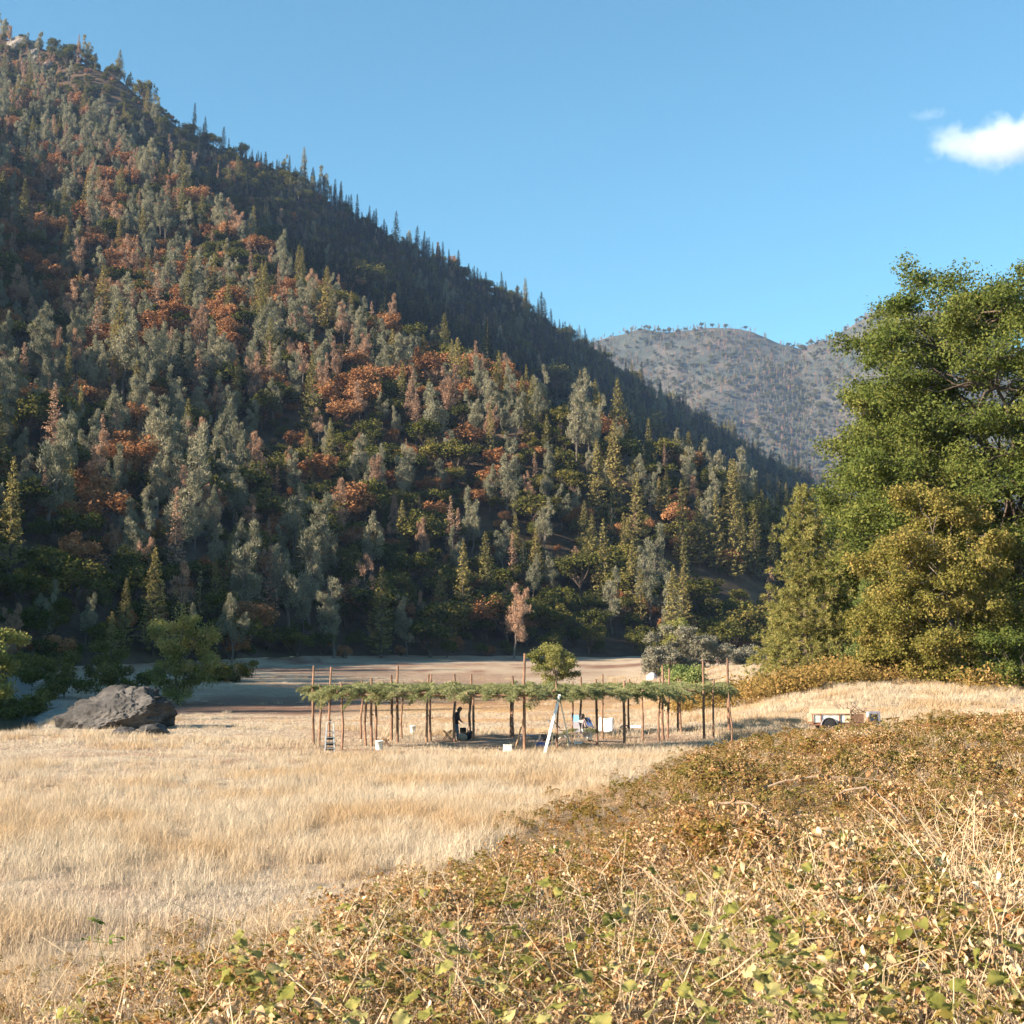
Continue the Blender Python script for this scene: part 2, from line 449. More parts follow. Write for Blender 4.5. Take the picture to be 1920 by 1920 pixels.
def ground_material():
    m, n, out = mat_nodes('dry_grass_ground')
    p = n.nodes.new('ShaderNodeBsdfPrincipled'); p.inputs['Roughness'].default_value = 0.95
    p.inputs['Specular IOR Level'].default_value = 0.1
    tc = n.nodes.new('ShaderNodeTexCoord'); co = tc.outputs['Object']
    z = n.nodes.new('ShaderNodeAttribute'); z.attribute_name = 'zone'
    sep = n.nodes.new('ShaderNodeSeparateColor'); n.links.new(z.outputs['Color'], sep.inputs[0])
    big = noise(n, 0.09, 5, 0.6, co); mid = noise(n, 0.7, 5, 0.65, co); fine = noise(n, 9.0, 5, 0.7, co)
    c1 = ramp(n, [(0.3, (0.38, 0.31, 0.235)), (0.5, (0.47, 0.395, 0.30)), (0.7, (0.55, 0.475, 0.36))], big.outputs['Fac']).outputs[0]
    c2 = ramp(n, [(0.35, (0.28, 0.22, 0.165)), (0.62, (0.45, 0.38, 0.27))], mid.outputs['Fac']).outputs[0]
    c = mixc(n, c1, c2, 0.45)
    f = ramp(n, [(0.25, (0.55, 0.5, 0.45)), (0.6, (1.05, 1.0, 0.95))], fine.outputs['Fac']).outputs[0]
    c = mixc(n, c, f, 0.6, 'MULTIPLY')
    och = ramp(n, [(0.3, (0.40, 0.235, 0.10)), (0.7, (0.52, 0.34, 0.165))], mid.outputs['Fac']).outputs[0]
    c = mixc(n, c, och, sep.outputs['Green'])
    dirt_and_shade = ramp(n, [(0.3, (0.14, 0.072, 0.048)), (0.7, (0.25, 0.145, 0.10))], mid.outputs['Fac']).outputs[0]
    c = mixc(n, c, dirt_and_shade, sep.outputs['Blue'])
    duff = ramp(n, [(0.3, (0.10, 0.07, 0.04)), (0.65, (0.26, 0.18, 0.10))], fine.outputs['Fac']).outputs[0]
    c = mixc(n, c, duff, sep.outputs['Red'])
    gv = ramp(n, [(0.3, (0.12, 0.13, 0.12)), (0.7, (0.26, 0.26, 0.24))], fine.outputs['Fac']).outputs[0]
    c = mixc(n, c, gv, z.outputs['Alpha'])
    n.links.new(c, p.inputs['Base Color'])
    b = n.nodes.new('ShaderNodeBump'); b.inputs['Strength'].default_value = 0.8; b.inputs['Distance'].default_value = 0.15
    n.links.new(fine.outputs['Fac'], b.inputs['Height']); n.links.new(b.outputs[0], p.inputs['Normal'])
    n.links.new(p.outputs[0], out.inputs[0]); return m
M['ground'] = ground_material()
def slope_material(name, stops, scale, rock=True):
    m, n, out = mat_nodes(name)
    p = n.nodes.new('ShaderNodeBsdfPrincipled'); p.inputs['Roughness'].default_value = 0.95
    p.inputs['Specular IOR Level'].default_value = 0.1
    tc = n.nodes.new('ShaderNodeTexCoord'); co = tc.outputs['Object']
    a = noise(n, scale, 6, 0.65, co); b_ = noise(n, scale * 9, 4, 0.6, co)
    c = ramp(n, stops, a.outputs['Fac']).outputs[0]
    f = ramp(n, [(0.3, (0.6, 0.58, 0.55)), (0.7, (1.1, 1.08, 1.05))], b_.outputs['Fac']).outputs[0]
    c = mixc(n, c, f, 0.7, 'MULTIPLY')
    n.links.new(c, p.inputs['Base Color'])
    b = n.nodes.new('ShaderNodeBump'); b.inputs['Strength'].default_value = 0.9; b.inputs['Distance'].default_value = 0.5 / max(scale, 0.01) * 0.02
    n.links.new(b_.outputs['Fac'], b.inputs['Height']); n.links.new(b.outputs[0], p.inputs['Normal'])
    n.links.new(p.outputs[0], out.inputs[0]); return m
M['slope'] = slope_material('hillside_duff', [(0.3, (0.04, 0.032, 0.02)), (0.55, (0.085, 0.06, 0.04)), (0.75, (0.16, 0.11, 0.075))], 0.04)
M['rock'] = slope_material('grey_rock', [(0.3, (0.12, 0.11, 0.105)), (0.5, (0.20, 0.182, 0.17)), (0.72, (0.30, 0.27, 0.25))], 0.9)
M['farslope'] = slope_material('far_mountain_brush', [(0.3, (0.042, 0.055, 0.05)), (0.48, (0.068, 0.074, 0.064)), (0.6, (0.10, 0.09, 0.078)), (0.75, (0.18, 0.14, 0.11))], 0.012)
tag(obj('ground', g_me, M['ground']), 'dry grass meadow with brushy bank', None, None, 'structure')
tag(obj('hillside', h_me, M['slope']), 'steep forested hillside', None, None, 'structure')

# far mountain --------------------------------------------------------
FARR = 3400.0
far_c = ctl([(700, 700, FARR), (900, 668, FARR), (1060, 650, FARR), (1140, 634, FARR), (1200, 620, FARR), (1290, 617, FARR), (1370, 615, FARR), (1430, 628, FARR), (1500, 648, FARR), (1560, 628, FARR), (1610, 600, FARR), (1640, 584, FARR), (1700, 574, FARR), (1760, 585, FARR), (1850, 630, FARR), (2000, 690, FARR), (2300, 800, FARR)])
def far_h(x, y):
    th = np.degrees(np.arctan2(x, y)); r = np.hypot(x, y)
    top = np.interp(th, [q[0] for q in far_c], [q[2] + 6 for q in far_c])
    t = np.clip((r - 2450) / (FARR - 2450), 0, 1.0)
    back = np.clip((r - FARR) / 700, 0, 1)
    h = top * (0.62 * t + 0.38 * sstep(0, 1, t)) * (1 - 0.7 * back)
    s = sstep(0, 0.3, t) * (1 - sstep(0.45, 0.85, t))
    # a spur comes down from the right-hand peak to the left
    cthr = 11.7 - (1 - t) * 9.5
    h = h + s * 80 * np.exp(-((th - cthr) / 2.0) ** 2) - s * 66 * np.exp(-((th - cthr + 2.6) / 1.7) ** 2)
    h = h + (fbm(x / 260, y / 360, 4, 41) * 70) * s + fbm(x / 90, y / 90, 3, 44) * 14 * sstep(0, 0.2, t)
    return h
f_me = polar_mesh('far_mountain', np.arange(-6, 27, 0.1), lambda t: np.concatenate([np.linspace(2440, FARR + 20, 110), np.linspace(FARR + 60, 4100, 12)]), 122, far_h)
tag(obj('far_mountain', f_me, M['farslope']), 'hazy far mountain across the valley', None, None, 'structure')

# river ----------------------------------------------------------------
def water_material():
    m, n, out = mat_nodes('river_water')
    p = n.nodes.new('ShaderNodeBsdfPrincipled')
    p.inputs['Base Color'].default_value = (0.03, 0.05, 0.05, 1); p.inputs['Roughness'].default_value = 0.12
    tc = n.nodes.new('ShaderNodeTexCoord'); t = noise(n, 1.6, 5, 0.6, tc.outputs['Object'], 0.6)
    b = n.nodes.new('ShaderNodeBump'); b.inputs['Strength'].default_value = 0.5; b.inputs['Distance'].default_value = 0.15
    n.links.new(t.outputs['Fac'], b.inputs['Height']); n.links.new(b.outputs[0], p.inputs['Normal'])
    n.links.new(p.outputs[0], out.inputs[0]); return m
M['water'] = water_material()
ys = np.linspace(45, 215, 60)
Vw = []; Fw = []
for k, y_ in enumerate(ys):
    for s_ in (-9, -3, 3, 9): Vw.append((float(river_x(y_)) + s_, y_, -0.75))
for k in range(59):
    for j in range(3): Fw.append((k * 4 + j, k * 4 + j + 1, k * 4 + 5 + j, k * 4 + 4 + j))
tag(obj('river', new_mesh('river', np.array(Vw), np.array(Fw, dtype=np.int32), smooth=True), M['water']), 'river along the foot of the hill', None, None, 'structure')

# ------------------------------------------------------------------ instancing of uncountable stuff
_gn = {}
def scatter(name, P, rz, s, idx, protos, label, tilt=None):
    """one stuff object: geometry nodes place copies of the prototype meshes on points"""
    c = bpy.data.collections.new(name + '_kinds')
    for k, (me, mat) in enumerate(protos):
        if mat is not None and len(me.materials) == 0: me.materials.append(mat)
        o = bpy.data.objects.new('%s_kind_%02d' % (name, k), me); c.objects.link(o)
    me = bpy.data.meshes.new(name); P = np.asarray(P, np.float32)
    me.vertices.add(len(P)); me.vertices.foreach_set('co', P.ravel())
    for nm, ty, val in (('rz', 'FLOAT', rz), ('sc', 'FLOAT', s), ('pi', 'INT', idx), ('tl', 'FLOAT', tilt if tilt is not None else np.zeros(len(P)))):
        a = me.attributes.new(nm, ty, 'POINT'); a.data.foreach_set('value', np.asarray(val, dtype=np.float32 if ty == 'FLOAT' else np.int32))
    o = bpy.data.objects.new(name, me); link(o)
    g = bpy.data.node_groups.new(name + '_nodes', 'GeometryNodeTree')
    g.interface.new_socket('Geometry', in_out='INPUT', socket_type='NodeSocketGeometry')
    g.interface.new_socket('Geometry', in_out='OUTPUT', socket_type='NodeSocketGeometry')
    N = g.nodes; gi = N.new('NodeGroupInput'); go = N.new('NodeGroupOutput')
    ip = N.new('GeometryNodeInstanceOnPoints'); ci = N.new('GeometryNodeCollectionInfo')
    ci.inputs['Collection'].default_value = c; ci.inputs['Separate Children'].default_value = True; ci.inputs['Reset Children'].default_value = True
    ip.inputs['Pick Instance'].default_value = True
    def na(nm, ty):
        q = N.new('GeometryNodeInputNamedAttribute'); q.data_type = ty; q.inputs['Name'].default_value = nm
        return q.outputs['Attribute']
    cx = N.new('ShaderNodeCombineXYZ')
    L = g.links
    L.new(na('rz', 'FLOAT'), cx.inputs[2]); L.new(na('tl', 'FLOAT'), cx.inputs[0])
    L.new(gi.outputs[0], ip.inputs['Points']); L.new(ci.outputs[0], ip.inputs['Instance']); L.new(na('pi', 'INT'), ip.inputs['Instance Index'])
    L.new(cx.outputs[0], ip.inputs['Rotation']); L.new(na('sc', 'FLOAT'), ip.inputs['Scale']); L.new(ip.outputs[0], go.inputs[0])
    md = o.modifiers.new('scatter', 'NODES'); md.node_group = g
    return tag(o, label, None, None, 'stuff')

# ------------------------------------------------------------------ foliage shapes
def unit(v): return v / (np.linalg.norm(v, axis=-1, keepdims=True) + 1e-9)
def diamonds(P, Nn, size, g, aspect=0.6):
    """one four-cornered leaf per point, facing Nn, random spin; returns V, F"""
    n = len(P)
    t = unit(np.cross(Nn, unit(g.normal(size=(n, 3)))))
    b = np.cross(Nn, t)
    s = np.asarray(size).reshape(-1, 1)
    fold = Nn * s * 0.18
    V = np.stack([P - t * s, P + b * s * aspect + fold, P + t * s, P - b * s * aspect + fold], 1).reshape(-1, 3)
    F = np.arange(n * 4, dtype=np.int32).reshape(-1, 4)
    return V, F
def needles(P, D, L, wd, g):
    n = len(P)
    side = unit(np.cross(D, unit(g.normal(size=(n, 3)))))
    L = np.asarray(L).reshape(-1, 1); wd = np.asarray(wd).reshape(-1, 1)
    V = np.stack([P - side * wd, P + side * wd, P + D * L], 1).reshape(-1, 3)
    return V, np.arange(n * 3, dtype=np.int32).reshape(-1, 3)
def ball(n, g):
    d_ = unit(g.normal(size=(n, 3))); return d_
def limb(mb, a, b, r0, r1, g, wob=0.08, n=5, seg=4):
    a = np.array(a); b = np.array(b); L = np.linalg.norm(b - a)
    pts = [a + (b - a) * t + (g.normal(size=3) * wob * L * math.sin(math.pi * t) if 0 < t < 1 else 0) for t in np.linspace(0, 1, seg)]
    mb.tube([tuple(p) for p in pts], list(np.linspace(r0, r1, seg)), n, cap=False)
    return pts

def make_grey_pine(seed, Hh=18.0, dens=1.0, spread=1.0):
    g = np.random.default_rng(seed); mb = MB()
    nl = int(g.choice([1, 2, 2, 3, 3])); fork = Hh * g.uniform(0.14, 0.3)
    lean = g.normal(size=2) * 0.05 * Hh
    b0 = (lean[0] * 0.3, lean[1] * 0.3, fork)
    limb(mb, (0, 0, -0.6), b0, 0.3, 0.22, g, 0.03, 6)
    PV = []; PD = []; vv = []
    bare = g.uniform(0.0, 0.25)
    for k in range(nl):
        a = g.uniform(0, 6.28); sp = (0.0 if nl == 1 else g.uniform(0.09, 0.2)) * Hh * spread
        top = np.array([lean[0] + math.cos(a) * sp * 0.8, lean[1] + math.sin(a) * sp * 0.8, Hh * (1.0 if k == 0 else g.uniform(0.68, 0.96))])
        pts = limb(mb, b0, top, 0.19, 0.03, g, 0.04, 5, 6); pts = np.array(pts)
        ncl = int(g.integers(15, 20) / (0.7 + 0.18 * nl))
        for c in range(ncl):
            t = bare + (1 - bare) * (c + g.uniform(0, 1)) / ncl
            p0 = np.array([np.interp(t, np.linspace(0, 1, 6), pts[:, q]) for q in range(3)])
            reach = (0.25 + 3.2 * (1 - t) ** 0.65 * (0.45 + 0.55 * min(1, t / 0.3))) * spread * g.uniform(0.35, 1.15) / (1 + 0.18 * (nl - 1))
            a2 = g.uniform(0, 6.28)
            ctr = p0 + np.array([math.cos(a2) * reach, math.sin(a2) * reach, reach * 0.4 + 0.2])
            if t > 0.92: ctr = p0
            limb(mb, p0 - [0, 0, 0.4], ctr, 0.05, 0.015, g, 0.05, 3, 3)
            rad = g.uniform(0.55, 1.2) * (1.2 - 0.6 * t)
            n = int(125 * dens * (0.6 + 0.5 * rad))
            d_ = ball(n, g); q = g.uniform(0.1, 1.0, n)[:, None] ** 0.7
            P = ctr + d_ * q * rad * np.array([1, 1, 1.45]) + g.normal(size=(n, 3)) * 0.1
            D = unit(d_ * 0.7 + np.array([0, 0, 0.75]) + g.normal(size=(n, 3)) * 0.35)
            PV.append(P); PD.append(D); vv.append(np.clip(g.uniform(0, 1, n) * 0.55 + g.uniform(0, 0.45), 0, 1))
    P = np.concatenate(PV); D = np.concatenate(PD); v = np.concatenate(vv)
    V, F = needles(P, D, g.uniform(0.35, 0.75, len(P)), g.uniform(0.055, 0.11, len(P)), g)
    return mb.mesh('trunk'), new_mesh('crown', V, F, v)

def make_conifer(seed, Hh=20.0, Rm=3.0, dens=1.0, low=0.1, ragged=0.25, size=0.34, droop=0.25, step=0.55):
    g = np.random.default_rng(seed); mb = MB()
    limb(mb, (0, 0, -0.6), (g.normal() * 0.2, g.normal() * 0.2, Hh * 0.985), 0.26 * Hh / 20, 0.02, g, 0.006, 6, 7)
    Ps = []; Ns = []; vs = []; ss = []
    z = Hh * low
    while z < Hh * 0.985:
        t = z / Hh
        Lm = Rm * (1 - t) ** 0.75 * (0.55 + 0.45 * min(1, (t - low) / 0.12 + 0.2))
        nb = int(g.integers(5, 8))
        a0 = g.uniform(0, 6.28)
        for k in range(nb):
            if g.random() < ragged * 0.5: continue
            a = a0 + 6.283 * k / nb + g.normal() * 0.2
            L = Lm * g.uniform(1 - ragged * 1.6, 1 + ragged * 0.5) + 0.12
            dirv = np.array([math.cos(a), math.sin(a), 0.28 - droop * (1 - t)])
            n = max(3, int((L / 0.30) * 2.4 * dens))
            q = g.uniform(0.12, 1.0, n) ** 0.75
            base = np.array([0, 0, z + g.normal() * 0.1])
            P = base + dirv * (q * L)[:, None] + np.stack([-np.sin(a) * np.ones(n), np.cos(a) * np.ones(n), np.zeros(n)], 1) * (g.normal(size=n) * 0.22 * (0.3 + q * L * 0.32))[:, None]
            P[:, 2] += q * q * L * 0.12 + g.normal(size=n) * 0.07
            Ns.append(unit(np.array([0, 0, 0.75]) + dirv * 0.5 + g.normal(size=(n, 3)) * 0.5)); Ps.append(P)
            vs.append(np.clip(g.uniform(0, 1, n) * 0.5 + g.uniform(0, 0.3) + 0.25 * q, 0, 1)); ss.append(g.uniform(0.6, 1.25, n) * size * (0.75 + 0.35 * (1 - t)))
            if L > 1.0 and g.random() < 0.5:
                mb.tube([tuple(base), tuple(base + dirv * L * 0.8)], [0.035, 0.01], 3, cap=False)
        z += step * g.uniform(0.75, 1.25) * (1.2 - 0.5 * t)
    P = np.concatenate(Ps); Nn = np.concatenate(Ns)
    V, F = diamonds(P, Nn, np.concatenate(ss), g, 0.38)
    return mb.mesh('trunk'), new_mesh('crown', V, F, np.concatenate(vs))

def make_oak(seed, Hh=10.0, rx=4.2, ncl=22, nleaf=115, size=0.26, low=0.22, clr=(1.0, 1.8), flat=0.8):
    g = np.random.default_rng(seed); mb = MB()
    fork = np.array([g.normal() * 0.3, g.normal() * 0.3, Hh * low])
    limb(mb, (0, 0, -0.6), fork, 0.3 * Hh / 10, 0.22 * Hh / 10, g, 0.03, 6)
    cz = Hh * (0.5 + low * 0.45); rz = Hh * 0.98 - cz
    Ps = []; Ns = []; vs = []
    for k in range(ncl):
        d_ = ball(1, g)[0]
        if d_[2] < -0.55: d_[2] *= -0.6
        q = g.uniform(0.35, 0.92)
        cr = g.uniform(*clr)
        ctr = np.array([d_[0] * rx * q, d_[1] * rx * q, cz + d_[2] * (rz - 0.3 * cr) * q])
        limb(mb, fork + [0, 0, -0.2], ctr, 0.11 * Hh / 10, 0.02, g, 0.1, 4, 4)
        n = nleaf
        dd = ball(n, g); qq = g.uniform(0.2, 1.0, n)[:, None] ** 0.45
        P = ctr + dd * qq * cr * np.array([1, 1, flat]) * (1 + 0.25 * np.sin(dd[:, :1] * 5 + k))
        Ns.append(unit(dd * 0.6 + np.array([0, 0, 0.35]) + g.normal(size=(n, 3)) * 0.55)); Ps.append(P)
        vs.append(np.clip(g.uniform(0, 1, n) * 0.6 + g.uniform(0, 0.4), 0, 1))
    P = np.concatenate(Ps); Nn = np.concatenate(Ns)
    V, F = diamonds(P, Nn, g.uniform(0.6, 1.3, len(P)) * size, g, 0.62)
    return mb.mesh('trunk'), new_mesh('crown', V, F, np.concatenate(vs))

def tree(name, proto, mat, bark, loc, rotz, scale, label, cat='tree', group=None):
    t, c = proto
    if len(t.materials) == 0: t.materials.append(bark)
    e_ = empty(name, loc, rotz, 1.0)
    e_.scale = scale if hasattr(scale, '__len__') else (scale,) * 3
    link(bpy.data.objects.new('trunk', t), e_)
    link(bpy.data.objects.new('crown', c), e_)
    if len(c.materials) == 0: c.materials.append(mat)
    return tag(e_, label, cat, group)
# ------------------------------------------------------------------ the forest on the hillside
def joined(name, proto, bark, mat):
    """trunk and crown as one mesh with two materials, for trees too small to show their parts"""
    t, c = proto
    bm_v = []; 
    me = bpy.data.meshes.new(name)
    nv = [len(t.vertices), len(c.vertices)]
    V = np.empty((sum(nv)) * 3, np.float32)
    t.vertices.foreach_get('co', V[:nv[0] * 3]); 
    cv = np.empty(nv[1] * 3, np.float32); c.vertices.foreach_get('co', cv); V[nv[0] * 3:] = cv
    tv = np.empty(nv[0] * 3, np.float32); t.vertices.foreach_get('co', tv); V[:nv[0] * 3] = tv
    def lp(m):
        a = np.empty(len(m.loops), np.int32); m.loops.foreach_get('vertex_index', a)
        s = np.empty(len(m.polygons), np.int32); m.polygons.foreach_get('loop_start', s)
        return a, s
    a1, s1 = lp(t); a2, s2 = lp(c)
    me.vertices.add(sum(nv)); me.vertices.foreach_set('co', V)
    me.loops.add(len(a1) + len(a2)); me.polygons.add(len(s1) + len(s2))
    me.loops.foreach_set('vertex_index', np.concatenate([a1, a2 + nv[0]]))
    me.polygons.foreach_set('loop_start', np.concatenate([s1, s2 + len(a1)]))
    mi = np.concatenate([np.zeros(len(s1), np.int32), np.ones(len(s2), np.int32)])
    me.polygons.foreach_set('material_index', mi)
    v2 = np.empty(len(s2), np.float32); c.attributes['v'].data.foreach_get('value', v2)
    a = me.attributes.new('v', 'FLOAT', 'FACE'); a.data.foreach_set('value', np.concatenate([np.zeros(len(s1), np.float32), v2]))
    me.update(calc_edges=True)
    me.materials.append(bark); me.materials.append(mat)
    return me

KINDS = {
    'grey_pine': dict(proto=[make_grey_pine(100 + k) for k in range(6)], mat='greypine', bark='bark_grey', h=18.0, hr=(11, 25), look='wispy grey-green pine'),
    'dry_pine': dict(proto=[make_grey_pine(140 + k, dens=0.8) if k < 3 else make_conifer(150 + k, 18, 2.7, dens=0.8, ragged=0.4, low=0.15) for k in range(5)], mat='tanpine', bark='bark_grey', h=18.0, hr=(9, 21), look='dry tan-needled pine'),
    'fir_tree': dict(proto=[make_conifer(200 + k, 20, 2.9 + 0.25 * k, low=0.08) for k in range(5)], mat='fir', bark='bark', h=20.0, hr=(13, 28), look='pointed olive-green fir'),
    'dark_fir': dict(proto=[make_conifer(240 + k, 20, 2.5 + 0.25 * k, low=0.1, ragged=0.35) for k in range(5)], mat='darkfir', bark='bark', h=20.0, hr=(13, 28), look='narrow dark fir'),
    'oak_tree': dict(proto=[make_oak(300 + k) for k in range(6)], mat='oak', bark='bark', h=10.0, hr=(7, 15), look='rounded dark green oak'),
    'rust_oak': dict(proto=[make_oak(340 + k, nleaf=100) for k in range(5)], mat='rustoak', bark='bark', h=10.0, hr=(7, 15), look='rust-coloured autumn oak'),
}
for kn, K in KINDS.items():
    # kinds share a crown mesh between mat choices only through their own prototypes
    for t, c in K['proto']:
        t.materials.append(M[K['bark']]); c.materials.append(M[K['mat']])
    K['joined'] = [joined(kn, p, M[K['bark']], M[K['mat']]) for p in K['proto']]

def project(x, y, z):
    cp, sp = math.cos(PITCH), math.sin(PITCH)
    dep = y * cp + (z - CAMZ) * sp
    return 960 + FPX * x / dep, 960 - FPX * (-y * sp + (z - CAMZ) * cp) / dep, dep

# hero trees one can point at: (kind, photo column, foot row, height in px, label)
HERO = [
    ('fir_tree', 868, 1182, 158, 'tall olive-green fir at the foot of the hill, lit above the dark trees'),
    ('grey_pine', 1000, 1140, 100, 'grey-green pine at the hill foot between the tall fir and the forked pair'),
    ('grey_pine', 1148, 1190, 125, 'full grey-green pine standing right behind the far meadow bush'),
    ('grey_pine', 1222, 1175, 150, 'tall grey pine with bare forked trunk at the hill foot'),
    ('fir_tree', 1195, 1050, 150, 'first and leftmost pointed fir of the row below the shaded slope'),
    ('fir_tree', 1280, 1060, 148, 'second pointed fir of the row below the shaded slope'),
    ('fir_tree', 1311, 1065, 135, 'third pointed fir of the row below the shaded slope'),
    ('fir_tree', 1343, 1075, 140, 'fourth pointed fir of the row below the shaded slope'),
    ('fir_tree', 1379, 1090, 150, 'fifth and tallest pointed fir of the row below the shaded slope'),
    ('fir_tree', 1416, 1090, 125, 'sixth pointed fir of the row, nearest the big ponderosa'),
    ('fir_tree', 1452, 1110, 120, 'slim fir beside the left edge of the big ponderosa'),
    ('fir_tree', 1120, 985, 150, 'tan-green pointed fir, one of two above the rounded oaks'),
    ('fir_tree', 1152, 960, 160, 'taller of two pointed firs above the rounded oaks'),
    ('fir_tree', 612, 625, 118, 'broad dark green fir alone on the sunlit upper slope'),
    ('grey_pine', 95, 1010, 225, 'largest grey pine with many bare leaning stems on the lower slope'),
    ('grey_pine', 270, 1030, 120, 'pale grey pine in half shade above the dark hill foot'),
    ('grey_pine', 365, 1030, 110, 'rounded pale grey pine right above the dark hill foot'),
    ('grey_pine', 530, 1070, 85, 'slender pale grey pine standing against the dark shade'),
    ('grey_pine', 612, 1110, 100, 'pale grey pine lit in front of black shade at the hill foot'),
    ('grey_pine', 695, 1090, 130, 'tall bushy grey pine at the edge of the dark hill foot'),
    ('grey_pine', 968, 985, 75, 'small pale grey pine with a long bare trunk among oaks'),
    ('grey_pine', 560, 950, 110, 'grey pine leaning to the side with a crooked bare trunk'),
    ('grey_pine', 430, 830, 130, 'tall airy grey pine on a bare dark trunk, mid slope'),
    ('rust_oak', 285, 775, 60, 'bright orange oak on the middle of the lit slope'),
    ('rust_oak', 890, 965, 55, 'deep orange oak among green oaks below mid slope'),
    ('rust_oak', 55, 520, 60, 'wide copper-orange oak high on the sunlit slope'),
    ('oak_tree', 690, 560, 75, 'big rounded green oak beside the broad dark fir'),
    ('oak_tree', 1215, 850, 80, 'spreading green oak on the spur crest before the shaded slope'),
    ('oak_tree', 1040, 745, 75, 'large sunlit oak on the spur crest below the dark ridge'),
]
occupied = []
for hi, (kn, px, py, hp, lab) in enumerate(HERO):
    K = KINDS[kn]
    p = on_ground(px, py)
    dep = project(p.x, p.y, p.z)[2]
    hm = hp / FPX * dep * (1.12 if kn == 'fir_tree' else 1.0)
    pr = K['proto'][hi % len(K['proto'])]
    s = hm / K['h']
    wd = 1.0
    if kn == 'rust_oak' or kn == 'oak_tree': wd = 1.25
    tree(kn, pr, M[K['mat']], M[K['bark']], (p.x, p.y, p.z - 0.2), hi * 1.7, (s * wd, s * wd, s), lab, 'tree')
    occupied.append((p.x, p.y, 2.5 if 'oak' not in kn else 5.0, px, py, hp))
occ = np.array(occupied)

g = np.random.default_rng(99)
cand = []
def jitter_grid(x0, x1, y0, y1, sp):
    xs, ys_ = np.meshgrid(np.arange(x0, x1, sp), np.arange(y0, y1, sp))
    n = xs.size
    return xs.ravel() + g.uniform(-0.48, 0.48, n) * sp, ys_.ravel() + g.uniform(-0.48, 0.48, n) * sp
gx, gy = jitter_grid(-600, 620, 90, 2080, 6.8)
th = np.degrees(np.arctan2(gx, gy)); rr = np.hypot(gx, gy)
br = np.interp(th, TH, bs_r); rdg = np.interp(th, TH, rg_r); spr = np.interp(th, TH, sp_r)
keep = (rr > br - 6) & (rr < rdg + 14) & (th > -30) & (th < 23)
thin = np.interp(rr, [200, 500, 900, 1300, 2000], [0.9, 0.85, 0.75, 0.45, 0.32])
gaps = fbm(gx / 22, gy / 22, 2, 55)
keep &= g.random(len(gx)) < np.where(rdg - rr < 40, np.clip(0.55 + 1.5 * gaps, 0.05, 0.95), thin)
gx, gy, th, rr, br, rdg, spr = (a[keep] for a in (gx, gy, th, rr, br, rdg, spr))
gz = H(gx, gy)
px_, py_, dep_ = project(gx, gy, gz)
# clearings and outcrops
clear = ((px_ > -40) & (px_ < 135) & (py_ > 615) & (py_ < 735)) & (g.random(len(gx)) < 0.75)
clear |= ((px_ > 20) & (px_ < 95) & (py_ > 55) & (py_ < 120)) & (g.random(len(gx)) < 0.35)
clear |= (px_ > 1750) | (py_ > 1262)
for ox, oy, orad, opx, opy, ohp in occ:
    clear |= np.hypot(gx - ox, gy - oy) < orad
    # keep the view to a hero free of trees standing right before it
    clear |= (np.abs(px_ - opx) < 24) & (py_ > opy + 2) & (py_ < opy + 75) & (py_ - 0.6 * 110 < opy) & (rr < np.hypot(ox, oy))
keep = ~clear
gx, gy, gz, th, rr, br, rdg, spr, px_, py_, dep_ = (a[keep] for a in (gx, gy, gz, th, rr, br, rdg, spr, px_, py_, dep_))
n = len(gx)
names = list(KINDS)
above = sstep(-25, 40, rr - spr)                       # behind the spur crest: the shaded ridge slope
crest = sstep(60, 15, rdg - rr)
low = 1 - sstep(10, 60, gz)
right = sstep(750, 1250, px_)
patch = fbm(gx / 45, gy / 60, 3, 71); patch2 = fbm(gx / 60, gy / 45, 3, 77)
wts = np.stack([  # dark firs behind the spur and oaks at the foot also deepen shade
    (0.32 + 0.4 * patch) * (1 - 0.86 * above * (0.35 + 0.65 * sstep(150, 500, px_))) * (1 - 0.45 * right) * (1 - 0.6 * low * (1 - right)),                   # grey_pine
    (0.25 + 0.5 * patch2) * (1 - 0.85 * above * sstep(150, 500, px_)) * (1 - 0.7 * right) * (1 - 0.7 * low),   # dry_pine
    (0.09 + 0.14 * right - 0.05 * patch) * (1 - 0.6 * above),                                        # fir_tree
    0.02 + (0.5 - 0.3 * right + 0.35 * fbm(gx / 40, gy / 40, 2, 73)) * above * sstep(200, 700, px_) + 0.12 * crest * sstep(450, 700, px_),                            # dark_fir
    0.30 + 0.2 * low + 0.16 * right + 0.15 * above - 0.5 * patch,                       # oak_tree
    (0.24 + 0.45 * patch2 - 0.25 * patch) * (1 - 0.85 * above) * (1 - 0.4 * right) * (1 - 0.8 * low),   # rust_oak
], 1)
warm = np.exp(-((px_ - 230) / 330) ** 2 - ((py_ - 560) / 240) ** 2)
wts[:, 5] += 0.24 * warm * (1 - above); wts[:, 1] += 0.12 * warm * (1 - above); wts[:, 0] *= 0.8
wts = np.clip(wts, 0.012, None); wts /= wts.sum(1, keepdims=True)
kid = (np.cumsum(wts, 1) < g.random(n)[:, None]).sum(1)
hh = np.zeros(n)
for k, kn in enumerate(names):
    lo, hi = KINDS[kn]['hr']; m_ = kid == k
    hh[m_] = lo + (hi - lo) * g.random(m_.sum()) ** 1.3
hh *= np.interp(rr, [200, 350, 600, 1000, 2000], [0.82, 0.9, 1.0, 1.0, 1.55]) * (0.8 + 0.35 * vnoise(gx / 14, gy / 14, 5))
hh[crest > 0.5] *= g.uniform(0.55, 1.25, int((crest > 0.5).sum()))
app = hh / dep_ * FPX
inframe = (px_ > -25) & (px_ < 1660) & (py_ - app < 1262) & (py_ > 0)
